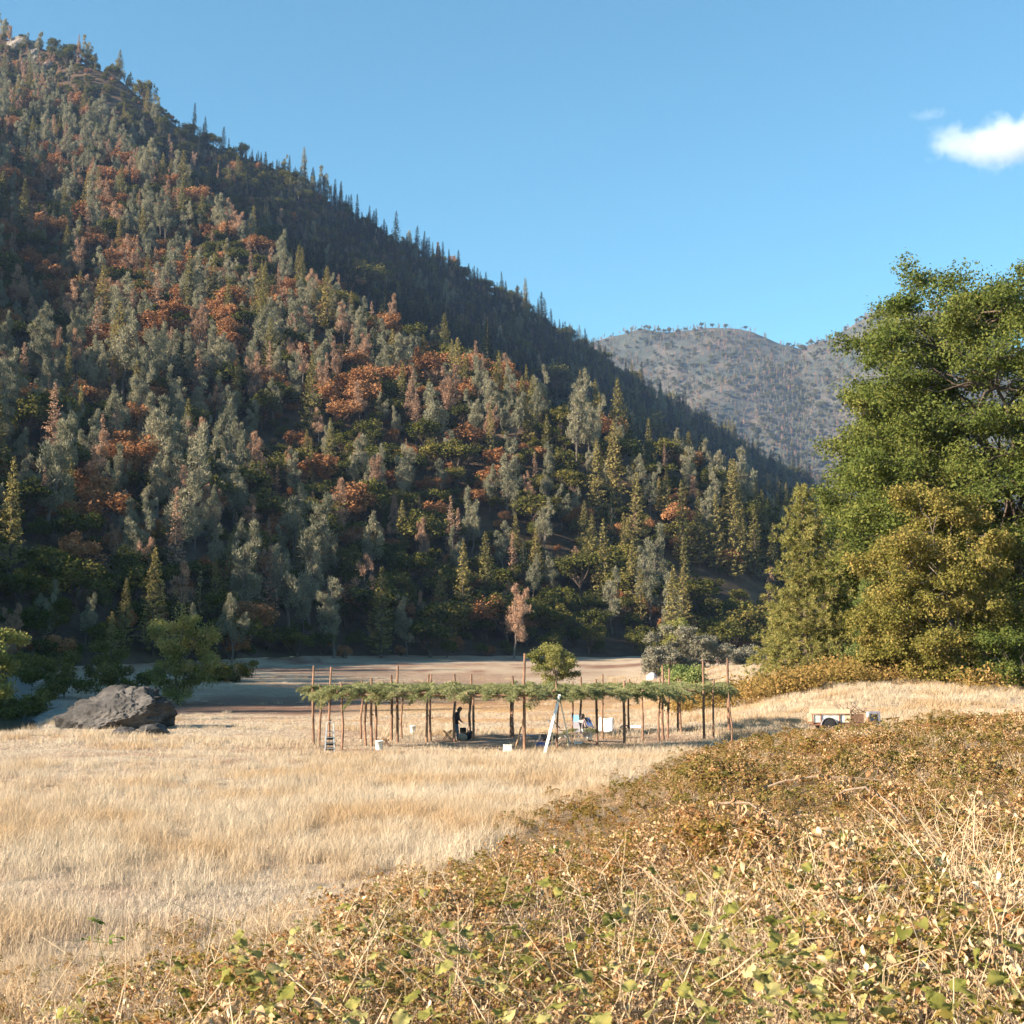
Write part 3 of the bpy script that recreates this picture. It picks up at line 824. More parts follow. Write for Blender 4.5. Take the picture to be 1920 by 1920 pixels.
zone_words = ['on the shaded ridge slope', 'on the ridge skyline', 'high below the rocky top', 'on the sunlit mid slope', 'on the lower lit slope', 'at the dark hill foot']
MARKS = [(150, 'above the boulder'), (420, 'above the shaded willow'), (590, 'left of the arbor'), (760, "above the arbor's left end"), (930, 'above the standing person'), (1110, 'above the lone willow'), (1290, 'above the grey bushes'), (1450, 'above the fir row'), (9999, 'beside the ponderosas')]
def zone_of(i):
    if rdg[i] - rr[i] < 28: return 1
    if above[i] > 0.5: return 0
    if py_[i] < 430: return 2
    if py_[i] < 800: return 3
    if (px_[i] < 840 and py_[i] > 1040) or py_[i] > 1170: return 5
    return 4
def mark_of(p): return next(w_ for lim, w_ in MARKS if p < lim)
rest = np.ones(n, bool)
for k, kn in enumerate(names):
    K = KINDS[kn]
    ids = np.nonzero((kid == k) & inframe)[0]
    ids = ids[np.argsort(-app[ids])][:285]
    rest[ids] = False
    lo, hi = np.percentile(app[ids], [33, 70]) if len(ids) else (0, 0)
    combo = {}
    for i in ids:
        size_w = 'small' if app[i] < lo else ('middling' if app[i] < hi else 'tall')
        combo.setdefault('%s %s %s, %s' % (size_w, K['look'], zone_words[zone_of(i)], mark_of(px_[i])), []).append(i)
    labels = {}
    for base_lab, mem in combo.items():
        mem = sorted(mem, key=lambda i: px_[i])
        for q, i in enumerate(mem):
            lab = base_lab
            if len(mem) == 2: lab += [', leftmost', ', rightmost'][q]
            elif len(mem) == 3: lab += [', leftmost', ', middle', ', rightmost'][q]
            labels[i] = lab
    for c_, i in enumerate(ids):
        v = int(g.integers(len(K['proto']))); s = hh[i] / K['h']; wd = s * g.uniform(0.85, 1.2) * (1.2 if 'oak' in kn else 1.0)
        loc = (gx[i], gy[i], gz[i] - 0.25); rz_ = g.uniform(0, 6.28)
        lab = labels[i]; grp = '%ss on the hillside' % K['look']
        if c_ < 110:
            tree(kn, K['proto'][v], None, None, loc, rz_, (wd, wd, s), lab, 'tree', grp)
        else:
            o = obj(kn, K['joined'][v], None, None, loc, (0, 0, rz_), (wd, wd, s))
            tag(o, lab, 'tree', grp)
# the rest of the wood, past what one could point at, as one mass
ids = np.nonzero(rest)[0]
protos = []; off = []
for kn in names:
    off.append(len(protos)); protos += [(m_, None) for m_ in KINDS[kn]['joined']]
pi = np.array([off[kid[i]] + int(g.integers(len(KINDS[names[kid[i]]]['joined']))) for i in ids])
scl = np.array([hh[i] / KINDS[names[kid[i]]]['h'] for i in ids])
PP = np.stack([gx, gy, gz - 0.3], 1)[ids]
# off-frame spur on the left whose shade falls on the foot of the hill
sx, sy = jitter_grid(-420, -60, -60, 420, 9.5)
t2 = np.degrees(np.arctan2(sx, sy)); r2 = np.hypot(sx, sy)
kp = (t2 < -28) & (t2 > -104) & (r2 > np.interp(t2, TH, bs_r) - 10) & (r2 < np.interp(t2, TH, rg_r) + 40)
sx, sy = sx[kp], sy[kp]
P2 = np.stack([sx, sy, H(sx, sy) - 0.3], 1)
pi2 = g.integers(0, len(protos), len(sx)); s2 = g.uniform(0.6, 0.95, len(sx))
# understorey: small oaks filling between the trunks, dark firs behind the spur
ux, uy = jitter_grid(-480, 520, 150, 1900, 5.9)
t3 = np.degrees(np.arctan2(ux, uy)); r3 = np.hypot(ux, uy)
kp = (t3 > -24) & (t3 < 20) & (r3 > np.interp(t3, TH, bs_r) - 3) & (r3 < np.interp(t3, TH, rg_r) + 5)
kp &= g.random(len(ux)) < np.interp(r3, [200, 600, 1200, 1900], [0.9, 0.8, 0.5, 0.3])
ux, uy = ux[kp], uy[kp]; uz = H(ux, uy)
upx, upy, _ = project(ux, uy, uz)
kp = ~(((upx > -40) & (upx < 135) & (upy > 615) & (upy < 735) & (g.random(len(ux)) < 0.75)))
for ox, oy, orad, opx, opy, ohp in occ:
    kp &= ~((np.abs(upx - opx) < 16) & (upy > opy + 2) & (upy < opy + 26))
ux, uy, uz = ux[kp], uy[kp], uz[kp]; upx_ = upx[kp]
P3 = np.stack([ux, uy, uz - 1.0], 1)
rust = g.random(len(ux)) < np.where(np.interp(np.degrees(np.arctan2(ux, uy)), TH, sp_r) > np.hypot(ux, uy), 0.28, 0.06)
pi3 = np.where(rust, off[5] + g.integers(0, 5, len(ux)), off[4] + g.integers(0, 6, len(ux)))
s3 = g.uniform(0.3, 0.75, len(ux))
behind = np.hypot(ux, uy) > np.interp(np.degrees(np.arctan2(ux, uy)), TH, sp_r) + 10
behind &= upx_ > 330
pi3 = np.where(behind & ~rust, off[3] + g.integers(0, 5, len(ux)), pi3); s3 = np.where(behind & ~rust, s3 * 0.8, s3)  # dark firs replace oaks here to darken the shaded ridge slope
scatter('forest', np.concatenate([PP, P2, P3]), g.uniform(0, 6.28, len(PP) + len(P2) + len(P3)), np.concatenate([scl, s2, s3]), np.concatenate([pi, pi2, pi3]), protos,
        'mixed pine and oak wood covering the hillside between the larger trees')
# trees on the far mountain
fx, fy = jitter_grid(60, 1450, 2440, 3500, 8.0)
t4 = np.degrees(np.arctan2(fx, fy)); r4 = np.hypot(fx, fy)
kp = (t4 > 1.5) & (t4 < 20) & (r4 < FARR + 5) & (r4 > 2460)
fx, fy = fx[kp], fy[kp]
fn = fbm(fx / 130, fy / 130, 3, 88)
topf = sstep(3000, FARR, np.hypot(fx, fy))
kp = g.random(len(fx)) < np.clip(0.85 + 0.5 * fn - 0.55 * topf, 0.08, 0.97)
fx, fy = fx[kp], fy[kp]
P4 = np.stack([fx, fy, far_h(fx, fy) - 0.5], 1)
fk = g.choice([0, 0, 1, 1, 2, 4, 4], len(fx))
pi4 = np.array([off[k] + int(g.integers(5)) for k in fk])
s4 = np.where(fk == 4, g.uniform(0.8, 1.6, len(fx)), g.uniform(0.5, 1.0, len(fx)))
scatter('far_forest', P4, g.uniform(0, 6.28, len(fx)), s4, pi4, protos, 'thin distant trees speckling the hazy far mountain')
print('TREES', n, len(fx), len(ux), len(sx))

# rock outcrops near the summit and along the slope
def rock_mesh(seed, sub=3, cut=7, rough=0.18, fine=0.15):
    g_ = np.random.default_rng(seed)
    bm = bmesh.new(); bmesh.ops.create_icosphere(bm, subdivisions=sub, radius=1.0)
    pl = [(unit(g_.normal(size=3)), g_.uniform(0.5, 0.88)) for _ in range(cut)]
    for v in bm.verts:
        p = np.array(v.co)
        for nn, dd in pl:
            e_ = p @ nn - dd
            if e_ > 0: p = p - nn * e_ * 0.92
        k = fbm(np.array([p[0] * 2.1 + seed]), np.array([p[1] * 2.1 + p[2] * 1.7]), 4, seed % 50)[0]
        k2 = fbm(np.array([p[0] * 6 + p[2] * 5]), np.array([p[1] * 6 - p[2] * 4]), 3, seed % 31)[0]
        k3 = fbm(np.array([p[0] * 15 - p[2] * 11]), np.array([p[1] * 15 + p[2] * 13]), 2, seed % 23)[0]
        v.co = Vector(p * (1 + rough * k + rough * 0.45 * k2 + rough * fine * k3))
    me = bpy.data.meshes.new('rock'); bm.to_mesh(me); bm.free()
    return me
rocks = [rock_mesh(500 + k) for k in range(4)]
for m_ in rocks: m_.materials.append(M['rock'])
for k, (px, py, wpx, hpx, lab) in enumerate([
        (38, 75, 52, 30, 'pale grey crag at the very top of the hill'), (68, 98, 40, 30, 'jagged pale crag just below the topmost crag'),
        (88, 120, 30, 20, 'lower pale crag beside the summit pines'), (12, 205, 16, 26, 'upright pale rock high on the slope at the picture edge'),
        (100, 262, 24, 16, 'pale rock showing between upper slope pines'), (30, 375, 26, 12, 'flat pale rock above the copper oaks'),
        (1165, 800, 26, 14, 'bluish bare rock on the shaded slope')]):
    p = on_ground(px, py + hpx * 0.4); dep = project(p.x, p.y, p.z)[2]
    o = obj('rock_outcrop', rocks[k % 4], None, None, (p.x, p.y, p.z), (0.2 * k, 0.1, k * 1.3), (wpx / FPX * dep * 0.5, 5.0, hpx / FPX * dep * 0.62))
    tag(o, lab, 'rock', 'pale rock outcrops on the hillside')
# ------------------------------------------------------------------ trees and shrubs of the valley floor
def big_tree(seed, Hh, rx, ry, zc, rz, ncl, nleaf, size, clr, trunk_r, skew=(0, 0), flat=0.65, fork_t=0.22, pn=2.0):
    """a large broadleaf: trunk, main limbs, twigs to every leaf clump; clumps fill an uneven crown"""
    g = np.random.default_rng(seed); mb = MB(); lm = MB()
    fork = np.array([skew[0] * 0.2, skew[1] * 0.2, Hh * fork_t])
    limb(mb, (0, 0, -0.8), fork, trunk_r * 1.25, trunk_r * 0.8, g, 0.02, 9, 6)
    mains = []
    nm = 7
    for k in range(nm):
        a = 6.283 * k / nm + g.normal() * 0.25
        e_ = g.uniform(0.25, 1.2)
        tip = np.array([skew[0] + math.cos(a) * rx * 0.6 * math.cos(e_), skew[1] + math.sin(a) * ry * 0.6 * math.cos(e_), zc + rz * 0.62 * math.sin(e_)])
        pts = limb(lm, fork, tip, trunk_r * 0.5, trunk_r * 0.13, g, 0.07, 7, 7); mains += [np.array(p) for p in pts[2:]]
    mains = np.array(mains)
    Ps = []; Ns = []; vs = []
    per = 6; nb_ = max(4, ncl // per)
    for k in range(nb_):
        # a bough: a group of leaf clumps with gaps of shade towards the next
        zz_ = 1 - 2 * (k + 0.5) / nb_; aa_ = k * 2.39996 + g.normal() * 0.2      # boughs spread evenly round the crown
        d_ = unit((np.array([math.cos(aa_) * math.sqrt(1 - zz_ * zz_), math.sin(aa_) * math.sqrt(1 - zz_ * zz_), zz_]) + g.normal(size=3) * 0.1)[None])[0]
        d_ = d_ / (np.abs(d_) ** pn).sum() ** (1 / pn)
        q = g.uniform(0.5, 1.0) ** 0.5 if k % 3 else g.uniform(0.35, 0.75)
        bump = 1 + 0.08 * math.sin(d_[0] * 6.1 + seed) * math.cos(d_[2] * 5.3) + 0.04 * math.sin(d_[1] * 9)
        bc = np.array([skew[0] + d_[0] * rx * q * bump, skew[1] + d_[1] * ry * q * bump, zc + d_[2] * rz * q * bump])
        if bc[2] < Hh * 0.05: bc[2] = Hh * g.uniform(0.05, 0.15)
        j = np.argmin(((mains - bc) ** 2).sum(1) + (mains[:, 2] > bc[2] + 1) * 20)
        limb(lm, mains[j], bc, 0.03 + trunk_r * 0.11, 0.02, g, 0.07, 5, 4)
        tone = g.uniform(0, 0.3)
        for c in range(per):
            cr = g.uniform(*clr)
            off_ = g.normal(size=3) * np.array([1, 1, 0.5]) * clr[1] * 0.62
            ctr = bc + off_ + np.array([d_[0], d_[1], 0.15]) * clr[1] * 0.25
            if c: limb(lm, bc, ctr, 0.02 + trunk_r * 0.03, 0.01, g, 0.08, 4, 3)
            n = int(nleaf * g.uniform(0.6, 1.3))
            dd = ball(n, g); qq = g.uniform(0.05, 1.0, n)[:, None] ** 0.55
            sx_ = np.array([g.uniform(0.8, 1.4), g.uniform(0.8, 1.4), flat * g.uniform(0.6, 1.1)])
            P = ctr + dd * qq * cr * sx_ + g.normal(size=(n, 3)) * 0.16 * cr
            Ns.append(unit(dd * 0.45 + np.array([0, 0, 0.45]) + g.normal(size=(n, 3)) * 0.6)); Ps.append(P)
            vs.append(np.clip(g.uniform(0, 1, n) * 0.55 + g.uniform(0, 0.15) + tone, 0, 1))
    P = np.concatenate(Ps); Nn = np.concatenate(Ns)
    V, F = diamonds(P, Nn, g.uniform(0.6, 1.3, len(P)) * size, g, 0.62)
    return mb.mesh('trunk', True), lm.mesh('limbs', True), new_mesh('crown', V, F, np.concatenate(vs))
def put_big(name, meshes, mat, bark, loc, rot, label, cat='tree', group=None):
    e_ = empty(name, loc, rot)
    t, l, c = meshes
    t.materials.append(bark); l.materials.append(bark); c.materials.append(mat)
    tr = link(bpy.data.objects.new('trunk', t), e_)
    link(bpy.data.objects.new('limbs', l), tr)
    link(bpy.data.objects.new('crown', c), e_)
    return tag(e_, label, cat, group)

# big green oak on the right
p = foot(1905, 108)
ppm = FPX / 108
put_big('oak_tree', big_tree(11, 35.0, 12.4, 11.0, 17.6, 16.6, 1500, 235, 0.13, (0.8, 1.7), 0.8, (0.2, 0), 0.72, 0.22, 2.15), M['bigoak'], M['bark'], (p.x, p.y, p.z - 0.3), 0.0,
        'huge green oak filling the edge of the picture above the meadow')
p = foot(1712, 124)
put_big('oak_tree', big_tree(13, 24.0, 6.8, 6.5, 13.0, 11.0, 620, 200, 0.14, (0.8, 1.6), 0.4, (0, 0), 0.8, 0.2, 2.3), M['bigoak'], M['bark'], (p.x, p.y, p.z - 0.3), 0.7,
        'green oak behind the yellowing trees, between ponderosas and the huge oak')
# golden-green tree in front of it
p = foot(1803, 99)
put_big('maple_tree', big_tree(23, 15.0, 4.9, 4.4, 7.6, 7.2, 300, 190, 0.105, (0.5, 1.1), 0.2, (-1.6, 0), 0.75, 0.16), M['goldoak'], M['bark_grey'], (p.x, p.y, p.z - 0.2), 0.3,
        'yellowing tree with thin dark trunk in front of the huge green oak')
p = foot(1700, 101)
put_big('maple_tree', big_tree(27, 9.0, 3.6, 3.0, 4.8, 4.3, 160, 170, 0.10, (0.45, 0.9), 0.12, (0.2, 0), 0.75, 0.14), M['goldoak'], M['bark_grey'], (p.x, p.y, p.z - 0.2), 1.3,
        'low bushy yellow-green tree between young pines and the thin dark trunk')
# dark shrubs under the oak
for k, (px, Y, hm, rx, lab) in enumerate([(1862, 97, 4.6, 2.2, 'dark green shrub under the oak, right of the thin trunk'), (1915, 95, 4.2, 2.4, 'leafy dark shrub at the picture edge under the oak'),
                                          (1748, 99, 3.0, 1.7, 'small yellowish shrub left of the thin dark trunk'), (1660, 102, 3.4, 1.8, 'low olive shrub beside the young pines')]):
    p = foot(px, Y)
    put_big('shrub', big_tree(31 + k, hm, rx, rx, hm * 0.5, hm * 0.48, 36, 260, 0.11, (0.45, 0.85), 0.07, (0, 0), 0.8, 0.12), M['bigoak'] if k < 2 else M['goldoak'], M['bark_grey'], (p.x, p.y, p.z - 0.15), k, lab, 'shrub')

# ponderosa pines
def make_ponderosa(seed, Hh, Rm, low=0.05, n_tuft=26, Ln=0.3, step=0.5, ragged=0.3):
    g = np.random.default_rng(seed); mb = MB(); br = MB()
    limb(mb, (0, 0, -0.6), (g.normal() * 0.1, 0, Hh * 0.985), 0.017 * Hh, 0.015, g, 0.004, 8, 8)
    Ps = []; Ds = []; vs = []
    z = Hh * low
    while z < Hh * 0.985:
        t = z / Hh
        Lm = Rm * (1 - t) ** 0.72 * (0.6 + 0.4 * min(1, t / 0.15))
        nb = int(g.integers(4, 7)); a0 = g.uniform(0, 6.28)
        for k in range(nb):
            if g.random() < ragged * 0.4: continue
            a = a0 + 6.283 * k / nb + g.normal() * 0.25
            L = max(0.25, Lm * g.uniform(1 - ragged * 1.5, 1.1))
            e_ = 0.5 * t - 0.08 + g.normal() * 0.08
            base = np.array([0, 0, z])
            tip = base + L * np.array([math.cos(a) * math.cos(e_), math.sin(a) * math.cos(e_), math.sin(e_)]) + [0, 0, 0.12 * L]
            midp = base + (tip - base) * 0.5 - [0, 0, 0.06 * L]
            br.tube([tuple(base), tuple(midp), tuple(tip)], [0.012 + 0.013 * L, 0.008 + 0.006 * L, 0.008], 4, cap=False)
            nt = max(3, int(L / 0.2))
            for q in range(nt):
                s_ = 0.25 + 0.75 * (q + g.random()) / nt
                c = (midp + (tip - midp) * (s_ * 2 - 1)) if s_ > 0.5 else (base + (midp - base) * s_ * 2)
                c = c + g.normal(size=3) * np.array([1, 1, 0.55]) * (0.10 + 0.16 * L * s_)
                n = n_tuft
                dd = ball(n, g)
                D = unit(dd + np.array([math.cos(a), math.sin(a), 0.5]) * 0.6)
                Ps.append(np.repeat(c[None], n, 0) + dd * 0.06); Ds.append(D); vs.append(np.clip(g.uniform(0, 1, n) * 0.5 + g.uniform(0, 0.5), 0, 1))
        z += step * g.uniform(0.7, 1.3)
    P = np.concatenate(Ps); D = np.concatenate(Ds)
    V, F = needles(P, D, g.uniform(0.7, 1.25, len(P)) * Ln, np.full(len(P), 0.036), g)
    return mb.mesh('trunk', True), br.mesh('limbs'), new_mesh('crown', V, F, np.concatenate(vs))
for k, (px, Y, py_top, rm, mat, lab) in enumerate([
        (1513, 116, 900, 5.3, 'ponderosa', 'tall sunlit ponderosa pine with visible trunk left of the huge oak'),
        (1598, 128, 955, 4.4, 'ponderosa', 'ponderosa half hidden between the tall ponderosa and the oak'),
        (1575, 118, 1070, 2.8, 'youngpine', 'young green pine tucked against the tall ponderosa'),
        (1632, 112, 1075, 3.0, 'youngpine', 'bright green young pine in front of the oak leaves'),
        (1462, 121, 1125, 3.0, 'ponderosa', 'short olive pine left of the tall ponderosa, dark gap behind')]):
    p = foot(px, Y)
    top = at(px, py_top, Y).z
    put_big('ponderosa_pine', make_ponderosa(600 + k, top - p.z, rm, n_tuft=26 if k < 2 else 24, ragged=0.3 if k < 2 else 0.2), M[mat], M['bark'], (p.x, p.y, p.z - 0.2), k * 1.1, lab)

# meadow bushes
p = foot(332, 136)
put_big('willow_tree', big_tree(61, 9.3, 2.9, 2.7, 4.7, 4.5, 130, 150, 0.12, (0.45, 0.95), 0.14, (0.2, 0), 1.0, 0.06), M['willow'], M['bark_grey'], (p.x, p.y, p.z - 0.2), 0.5,
        'willow tree behind the boulder, its top and sides catching sun')
p = foot(1040, 172)
put_big('willow_tree', big_tree(67, 6.0, 2.7, 2.4, 3.5, 2.6, 90, 180, 0.11, (0.4, 0.9), 0.13, (0, 0), 0.85, 0.14), M['willow'], M['bark_grey'], (p.x, p.y, p.z - 0.1), 0.2,
        'round lone willow in the meadow behind the arbor')
for k, (px, Y, hm, rx, mat, lab) in enumerate([
        (1275, 196, 7.2, 3.4, 'greybush', 'tall pale grey willow bush beyond the arbor'), (1238, 194, 4.2, 2.6, 'greybush', 'low pale bush left of the tall grey willow'),
        (1322, 198, 4.6, 3.2, 'greybush', 'wide grey bush right of the tall grey willow'), (1392, 205, 2.6, 2.6, 'greybush', 'small grey bush before the dark trees'),
        (1290, 150, 2.1, 1.6, 'youngpine', 'small green bush just beyond the arbor roof'), (1272, 210, 8.2, 2.3, 'willow', 'green topped willow rising behind the grey bushes')]):
    p = foot(px, Y)
    put_big('willow_bush', big_tree(71 + k, hm, rx, rx * 0.8, hm * 0.52, hm * 0.46, 78, 140, 0.12, (0.45, 0.9), 0.08, (0, 0), 0.85, 0.1), M[mat], M['bark_grey'], (p.x, p.y, p.z - 0.1), k, lab, 'bush')
p = foot(-38, 96)
put_big('willow_tree', big_tree(83, 8.2, 2.2, 2.2, 5.3, 2.6, 40, 300, 0.12, (0.5, 0.9), 0.13, (0, 0), 0.85, 0.15), M['willow'], M['bark_grey'], (p.x, p.y, max(p.z, -0.9) - 0.1), 0.5,
        'riverside willow whose leaves just enter the picture edge')
# dark riverside bushes along the far bank
for k, (px, Y, hm, rx) in enumerate([(40, 128, 3.0, 3.0), (120, 150, 3.6, 3.4), (230, 165, 3.2, 3.2), (60, 175, 5.0, 4.0), (420, 190, 2.8, 2.8), (180, 195, 5.5, 3.6)]):
    p = foot(px, Y)
    put_big('oak_bush', big_tree(91 + k, hm, rx, rx, hm * 0.5, hm * 0.5, 34, 170, 0.16, (0.6, 1.1), 0.08, (0, 0), 0.8, 0.1), M['oak'], M['bark'], (p.x, p.y, p.z - 0.1), k,
            ['low dark bush on the river bank left of the boulder', 'dark bush across the river behind the boulder', 'dark bush between boulder and willow tree, farther back',
             'tall dark riverside bush at the foot of the shaded hill', 'small dark bush at the meadow edge right of the willow', 'tall dark bush under the black hill foot'][k], 'bush')

# ------------------------------------------------------------------ boulder and stones
p = foot(192, 84)
bm_me = rock_mesh(905, 6, 22, 0.22, 0.3)
M['darkrock'] = slope_material('dark_boulder', [(0.3, (0.032, 0.032, 0.034)), (0.5, (0.07, 0.069, 0.07)), (0.72, (0.165, 0.155, 0.15))], 1.4)
bo = obj('boulder', bm_me, M['darkrock'], None, (p.x + 0.1, p.y + 0.6, p.z + 0.15), (0.2, -0.02, -0.25), (4.3, 2.7, 2.45))
tag(bo, 'big angular grey boulder by the river at the meadow edge', 'boulder')
dark_rocks = [rock_mesh(950 + k, 3, 7) for k in range(4)]
for m_ in dark_rocks: m_.materials.append(M['darkrock'])
for k, (px, py, wm, lab) in enumerate([(238, 1381, 0.75, 'low dark stone in the grass, left of a pair before the boulder'), (290, 1380, 0.95, 'rounded dark stone in the grass, right of a pair before the boulder'),
                                       (282, 1352, 0.6, 'small pale stone at the boulder\'s right foot'), (318, 1341, 0.5, 'small stone in the shade under the willow')]):
    p = on_ground(px, py)
    tag(obj('stone', dark_rocks[k], None, None, (p.x, p.y, p.z + 0.08), (0, 0, k), (wm, wm * 0.8, wm * 0.62)), lab, 'stone')
p = foot(1222, 186)
tag(obj('pale_rock', rock_mesh(931, 3, 8, 0.12), plain('white_rock', (0.42, 0.42, 0.43), 0.9, 0.2, 2.0, 0.5), None, (p.x, p.y, p.z + 0.3), (0.2, 0.3, 0.4), (0.85, 0.7, 0.75)), 'white rock at the far end of the meadow before the grey bushes', 'rock')
# ------------------------------------------------------------------ brush arbor: ring of poles, rails and laid fir boughs
def gpt(px, py):
    """field point under a photo pixel"""
    d_ = ray(px, py); t = -CAMZ / d_.z
    x, y = d_.x * t, d_.y * t
    for _ in range(4):
        t = (Hs(x, y) - CAMZ) / d_.z; x, y = d_.x * t, d_.y * t
    return Vector((x, y, Hs(x, y)))
POSTS = [  # column at foot, foot row, column at top, top row, px thickness
    (588.5, 1399, 588.5, 1248, 4.6), (598, 1400, 601, 1288, 4.2), (617, 1398, 621, 1250, 4.2), (640.5, 1406, 640, 1280, 4.2), (677.5, 1387, 678.5, 1275, 3.6),
    (687, 1400, 687, 1281, 4.2), (697.5, 1400, 696.5, 1271, 4.6), (704.5, 1395, 705, 1281, 4.2), (734, 1390, 733.5, 1265, 4.8), (745.5, 1392, 746, 1248, 4.8),
    (753.5, 1384, 756, 1279, 3.4), (799.5, 1393, 804, 1264, 4.4), (807.5, 1390, 809, 1264, 4.4), (853, 1391, 852, 1264, 4.6), (883, 1384, 883.5, 1264, 4.8),
    (888, 1389, 887, 1290, 4.4), (957.5, 1382, 959, 1288, 4.0), (963, 1384, 961, 1267, 4.4), (983.5, 1411, 984, 1225, 5.6), (1044, 1409, 1042, 1276, 3.8),
    (1071.5, 1375, 1074, 1278, 3.6), (1087.5, 1379, 1089, 1269, 4.2), (1120, 1401, 1117, 1273, 4.6), (1130, 1386, 1130, 1264, 4.0), (1170.5, 1402, 1171, 1276, 5.2),
    (1180, 1374, 1180, 1273, 3.8), (1204, 1388, 1205, 1292, 3.8), (1236, 1390, 1237.5, 1273, 4.0), (1244.5, 1388, 1242, 1247, 4.6), (1252, 1386, 1255, 1253, 4.4),
    (1271, 1372, 1271, 1272, 4.0), (1277.5, 1374, 1276, 1274, 4.0), (1320.5, 1386, 1318, 1239, 4.8), (1338, 1388, 1338.5, 1273, 3.8), (1367, 1374, 1364, 1233, 5.2), (1371, 1402, 1366, 1300, 2.8)]
arbor = empty('brush_arbor', (1.6, 69, 0))
tag(arbor, 'oval brush arbor of peeled poles roofed with green fir boughs', 'arbor')
inv = Matrix.Translation((-1.6, -69, 0))
g = np.random.default_rng(5)
post_xy = []
for (bx, by, tx, ty, th_) in POSTS:
    p = gpt(bx, by)
    t = at(tx, ty, p.y)
    r0 = th_ / FPX * p.y * 0.5
    mid1 = p.lerp(t, 0.35) + Vector((g.normal() * 0.045, 0, 0)); mid2 = p.lerp(t, 0.7) + Vector((g.normal() * 0.04, 0, 0))
    mb = MB(); mb.tube([inv @ (p - Vector((0, 0, 0.35))), inv @ mid1, inv @ mid2, inv @ t], [r0 * 1.12, r0 * 1.05, r0 * 0.95, r0 * 0.82], 8)
    q = p.lerp(t, g.uniform(0.3, 0.6)); mb.box(inv @ (q + Vector((r0, 0, 0))), (r0 * 0.9, r0 * 0.8, r0 * 1.2))   # a branch stub
    mb.build('post', M['pole'], arbor, smooth=False)
    post_xy.append((p.x, p.y, t.z))
Px = np.array(post_xy)
ZC = 2.38
OUT = [(-8.6, 63.6), (-7.2, 61.0), (-4.0, 59.2), (0.5, 58.5), (3.0, 60.0), (5.6, 62.4), (8.2, 67.0), (10.2, 72.0), (11.9, 78.4), (9.8, 80.2), (6.6, 79.6), (3.2, 78.2), (0.0, 74.6), (-2.8, 72.6), (-5.8, 71.8), (-7.6, 69.4), (-8.8, 66.4)]
cx_, cy_ = 1.4, 68.8
INN = [(x + (cx_ - x) * 0.36, y + (cy_ - y) * 0.36) for x, y in OUT]
def rail(a, b, r, over=0.5, z=ZC):
    a = Vector((a[0], a[1], z + g.normal() * 0.05)); b = Vector((b[0], b[1], z + g.normal() * 0.05))
    dv = (b - a).normalized() * over; a = a - dv; b = b + dv
    mb = MB(); mid_ = (a + b) / 2 + Vector((0, 0, -0.05))
    mb.tube([inv @ a, inv @ mid_, inv @ b], [r, r * 0.95, r * 0.8], 7); mb.build('rail', M['pole'], arbor)
for L in (OUT, INN):
    for k in range(len(L)): rail(L[k], L[(k + 1) % len(L)], 0.05)
for k in range(len(OUT)):
    rail(OUT[k], INN[k], 0.045, 0.4, ZC + 0.09)
    j = (k + 1) % len(OUT)
    rail(((OUT[k][0] + OUT[j][0]) / 2, (OUT[k][1] + OUT[j][1]) / 2), ((INN[k][0] + INN[j][0]) / 2, (INN[k][1] + INN[j][1]) / 2), 0.04, 0.4, ZC + 0.1)
# fir boughs: a drooping stem with flat sprays of needles to both sides
M['bough'] = leafmat('cut_fir_needles', [(0.0, (0.11, 0.13, 0.055)), (0.5, (0.23, 0.245, 0.115)), (1.0, (0.38, 0.37, 0.19))], 0.3, 0.3)
def bough_mesh(seed):
    g = np.random.default_rng(seed); L = g.uniform(1.1, 1.7)
    Ps = []; Ds = []
    n = 26
    pts = []
    dr = g.uniform(0.05, 0.4)
    for k in range(n):
        t = k / (n - 1)
        pts.append(np.array([t * L, 0.06 * math.sin(t * 4 + seed), 0.10 * math.sin(t * 3.1) - dr * t * t * L * 0.6]))
    for k in range(1, n):
        for s_ in (-1, 1):
            ln = (0.46 * math.sin(math.pi * min(0.97, 0.15 + 0.8 * k / n)) + 0.05) * g.uniform(0.6, 1.15)
            dirv = unit(np.array([0.75, s_ * 0.8, -0.25 + g.normal() * 0.25]))
            m_ = 5
            for q in range(m_):
                c = pts[k] + dirv * ln * (q + 0.3) / m_ - np.array([0, 0, 0.14 * (q / m_) ** 2])
                for w_ in range(2):
                    Ps.append(c + g.normal(size=3) * 0.02); Ds.append(unit(dirv + g.normal(size=3) * 0.65))
    P = np.array(Ps); D = np.array(Ds)
    V, F = needles(P, D, g.uniform(0.10, 0.2, len(P)), np.full(len(P), 0.022), g)
    me = new_mesh('bough', V, F, np.clip(g.uniform(0, 1, len(P)) * 0.6 + g.uniform(0, 0.4), 0, 1)); me.materials.append(M['bough'])
    return me
boughs = [bough_mesh(700 + k) for k in range(8)]
def ring_pt(u, v):
    k = u * len(OUT); i = int(k) % len(OUT); f = k - int(k); j = (i + 1) % len(OUT)
    o = np.array(OUT[i]) * (1 - f) + np.array(OUT[j]) * f; n_ = np.array(INN[i]) * (1 - f) + np.array(INN[j]) * f
    return o + (n_ - o) * v, unit((o - n_)[None])[0]
cnt = 0
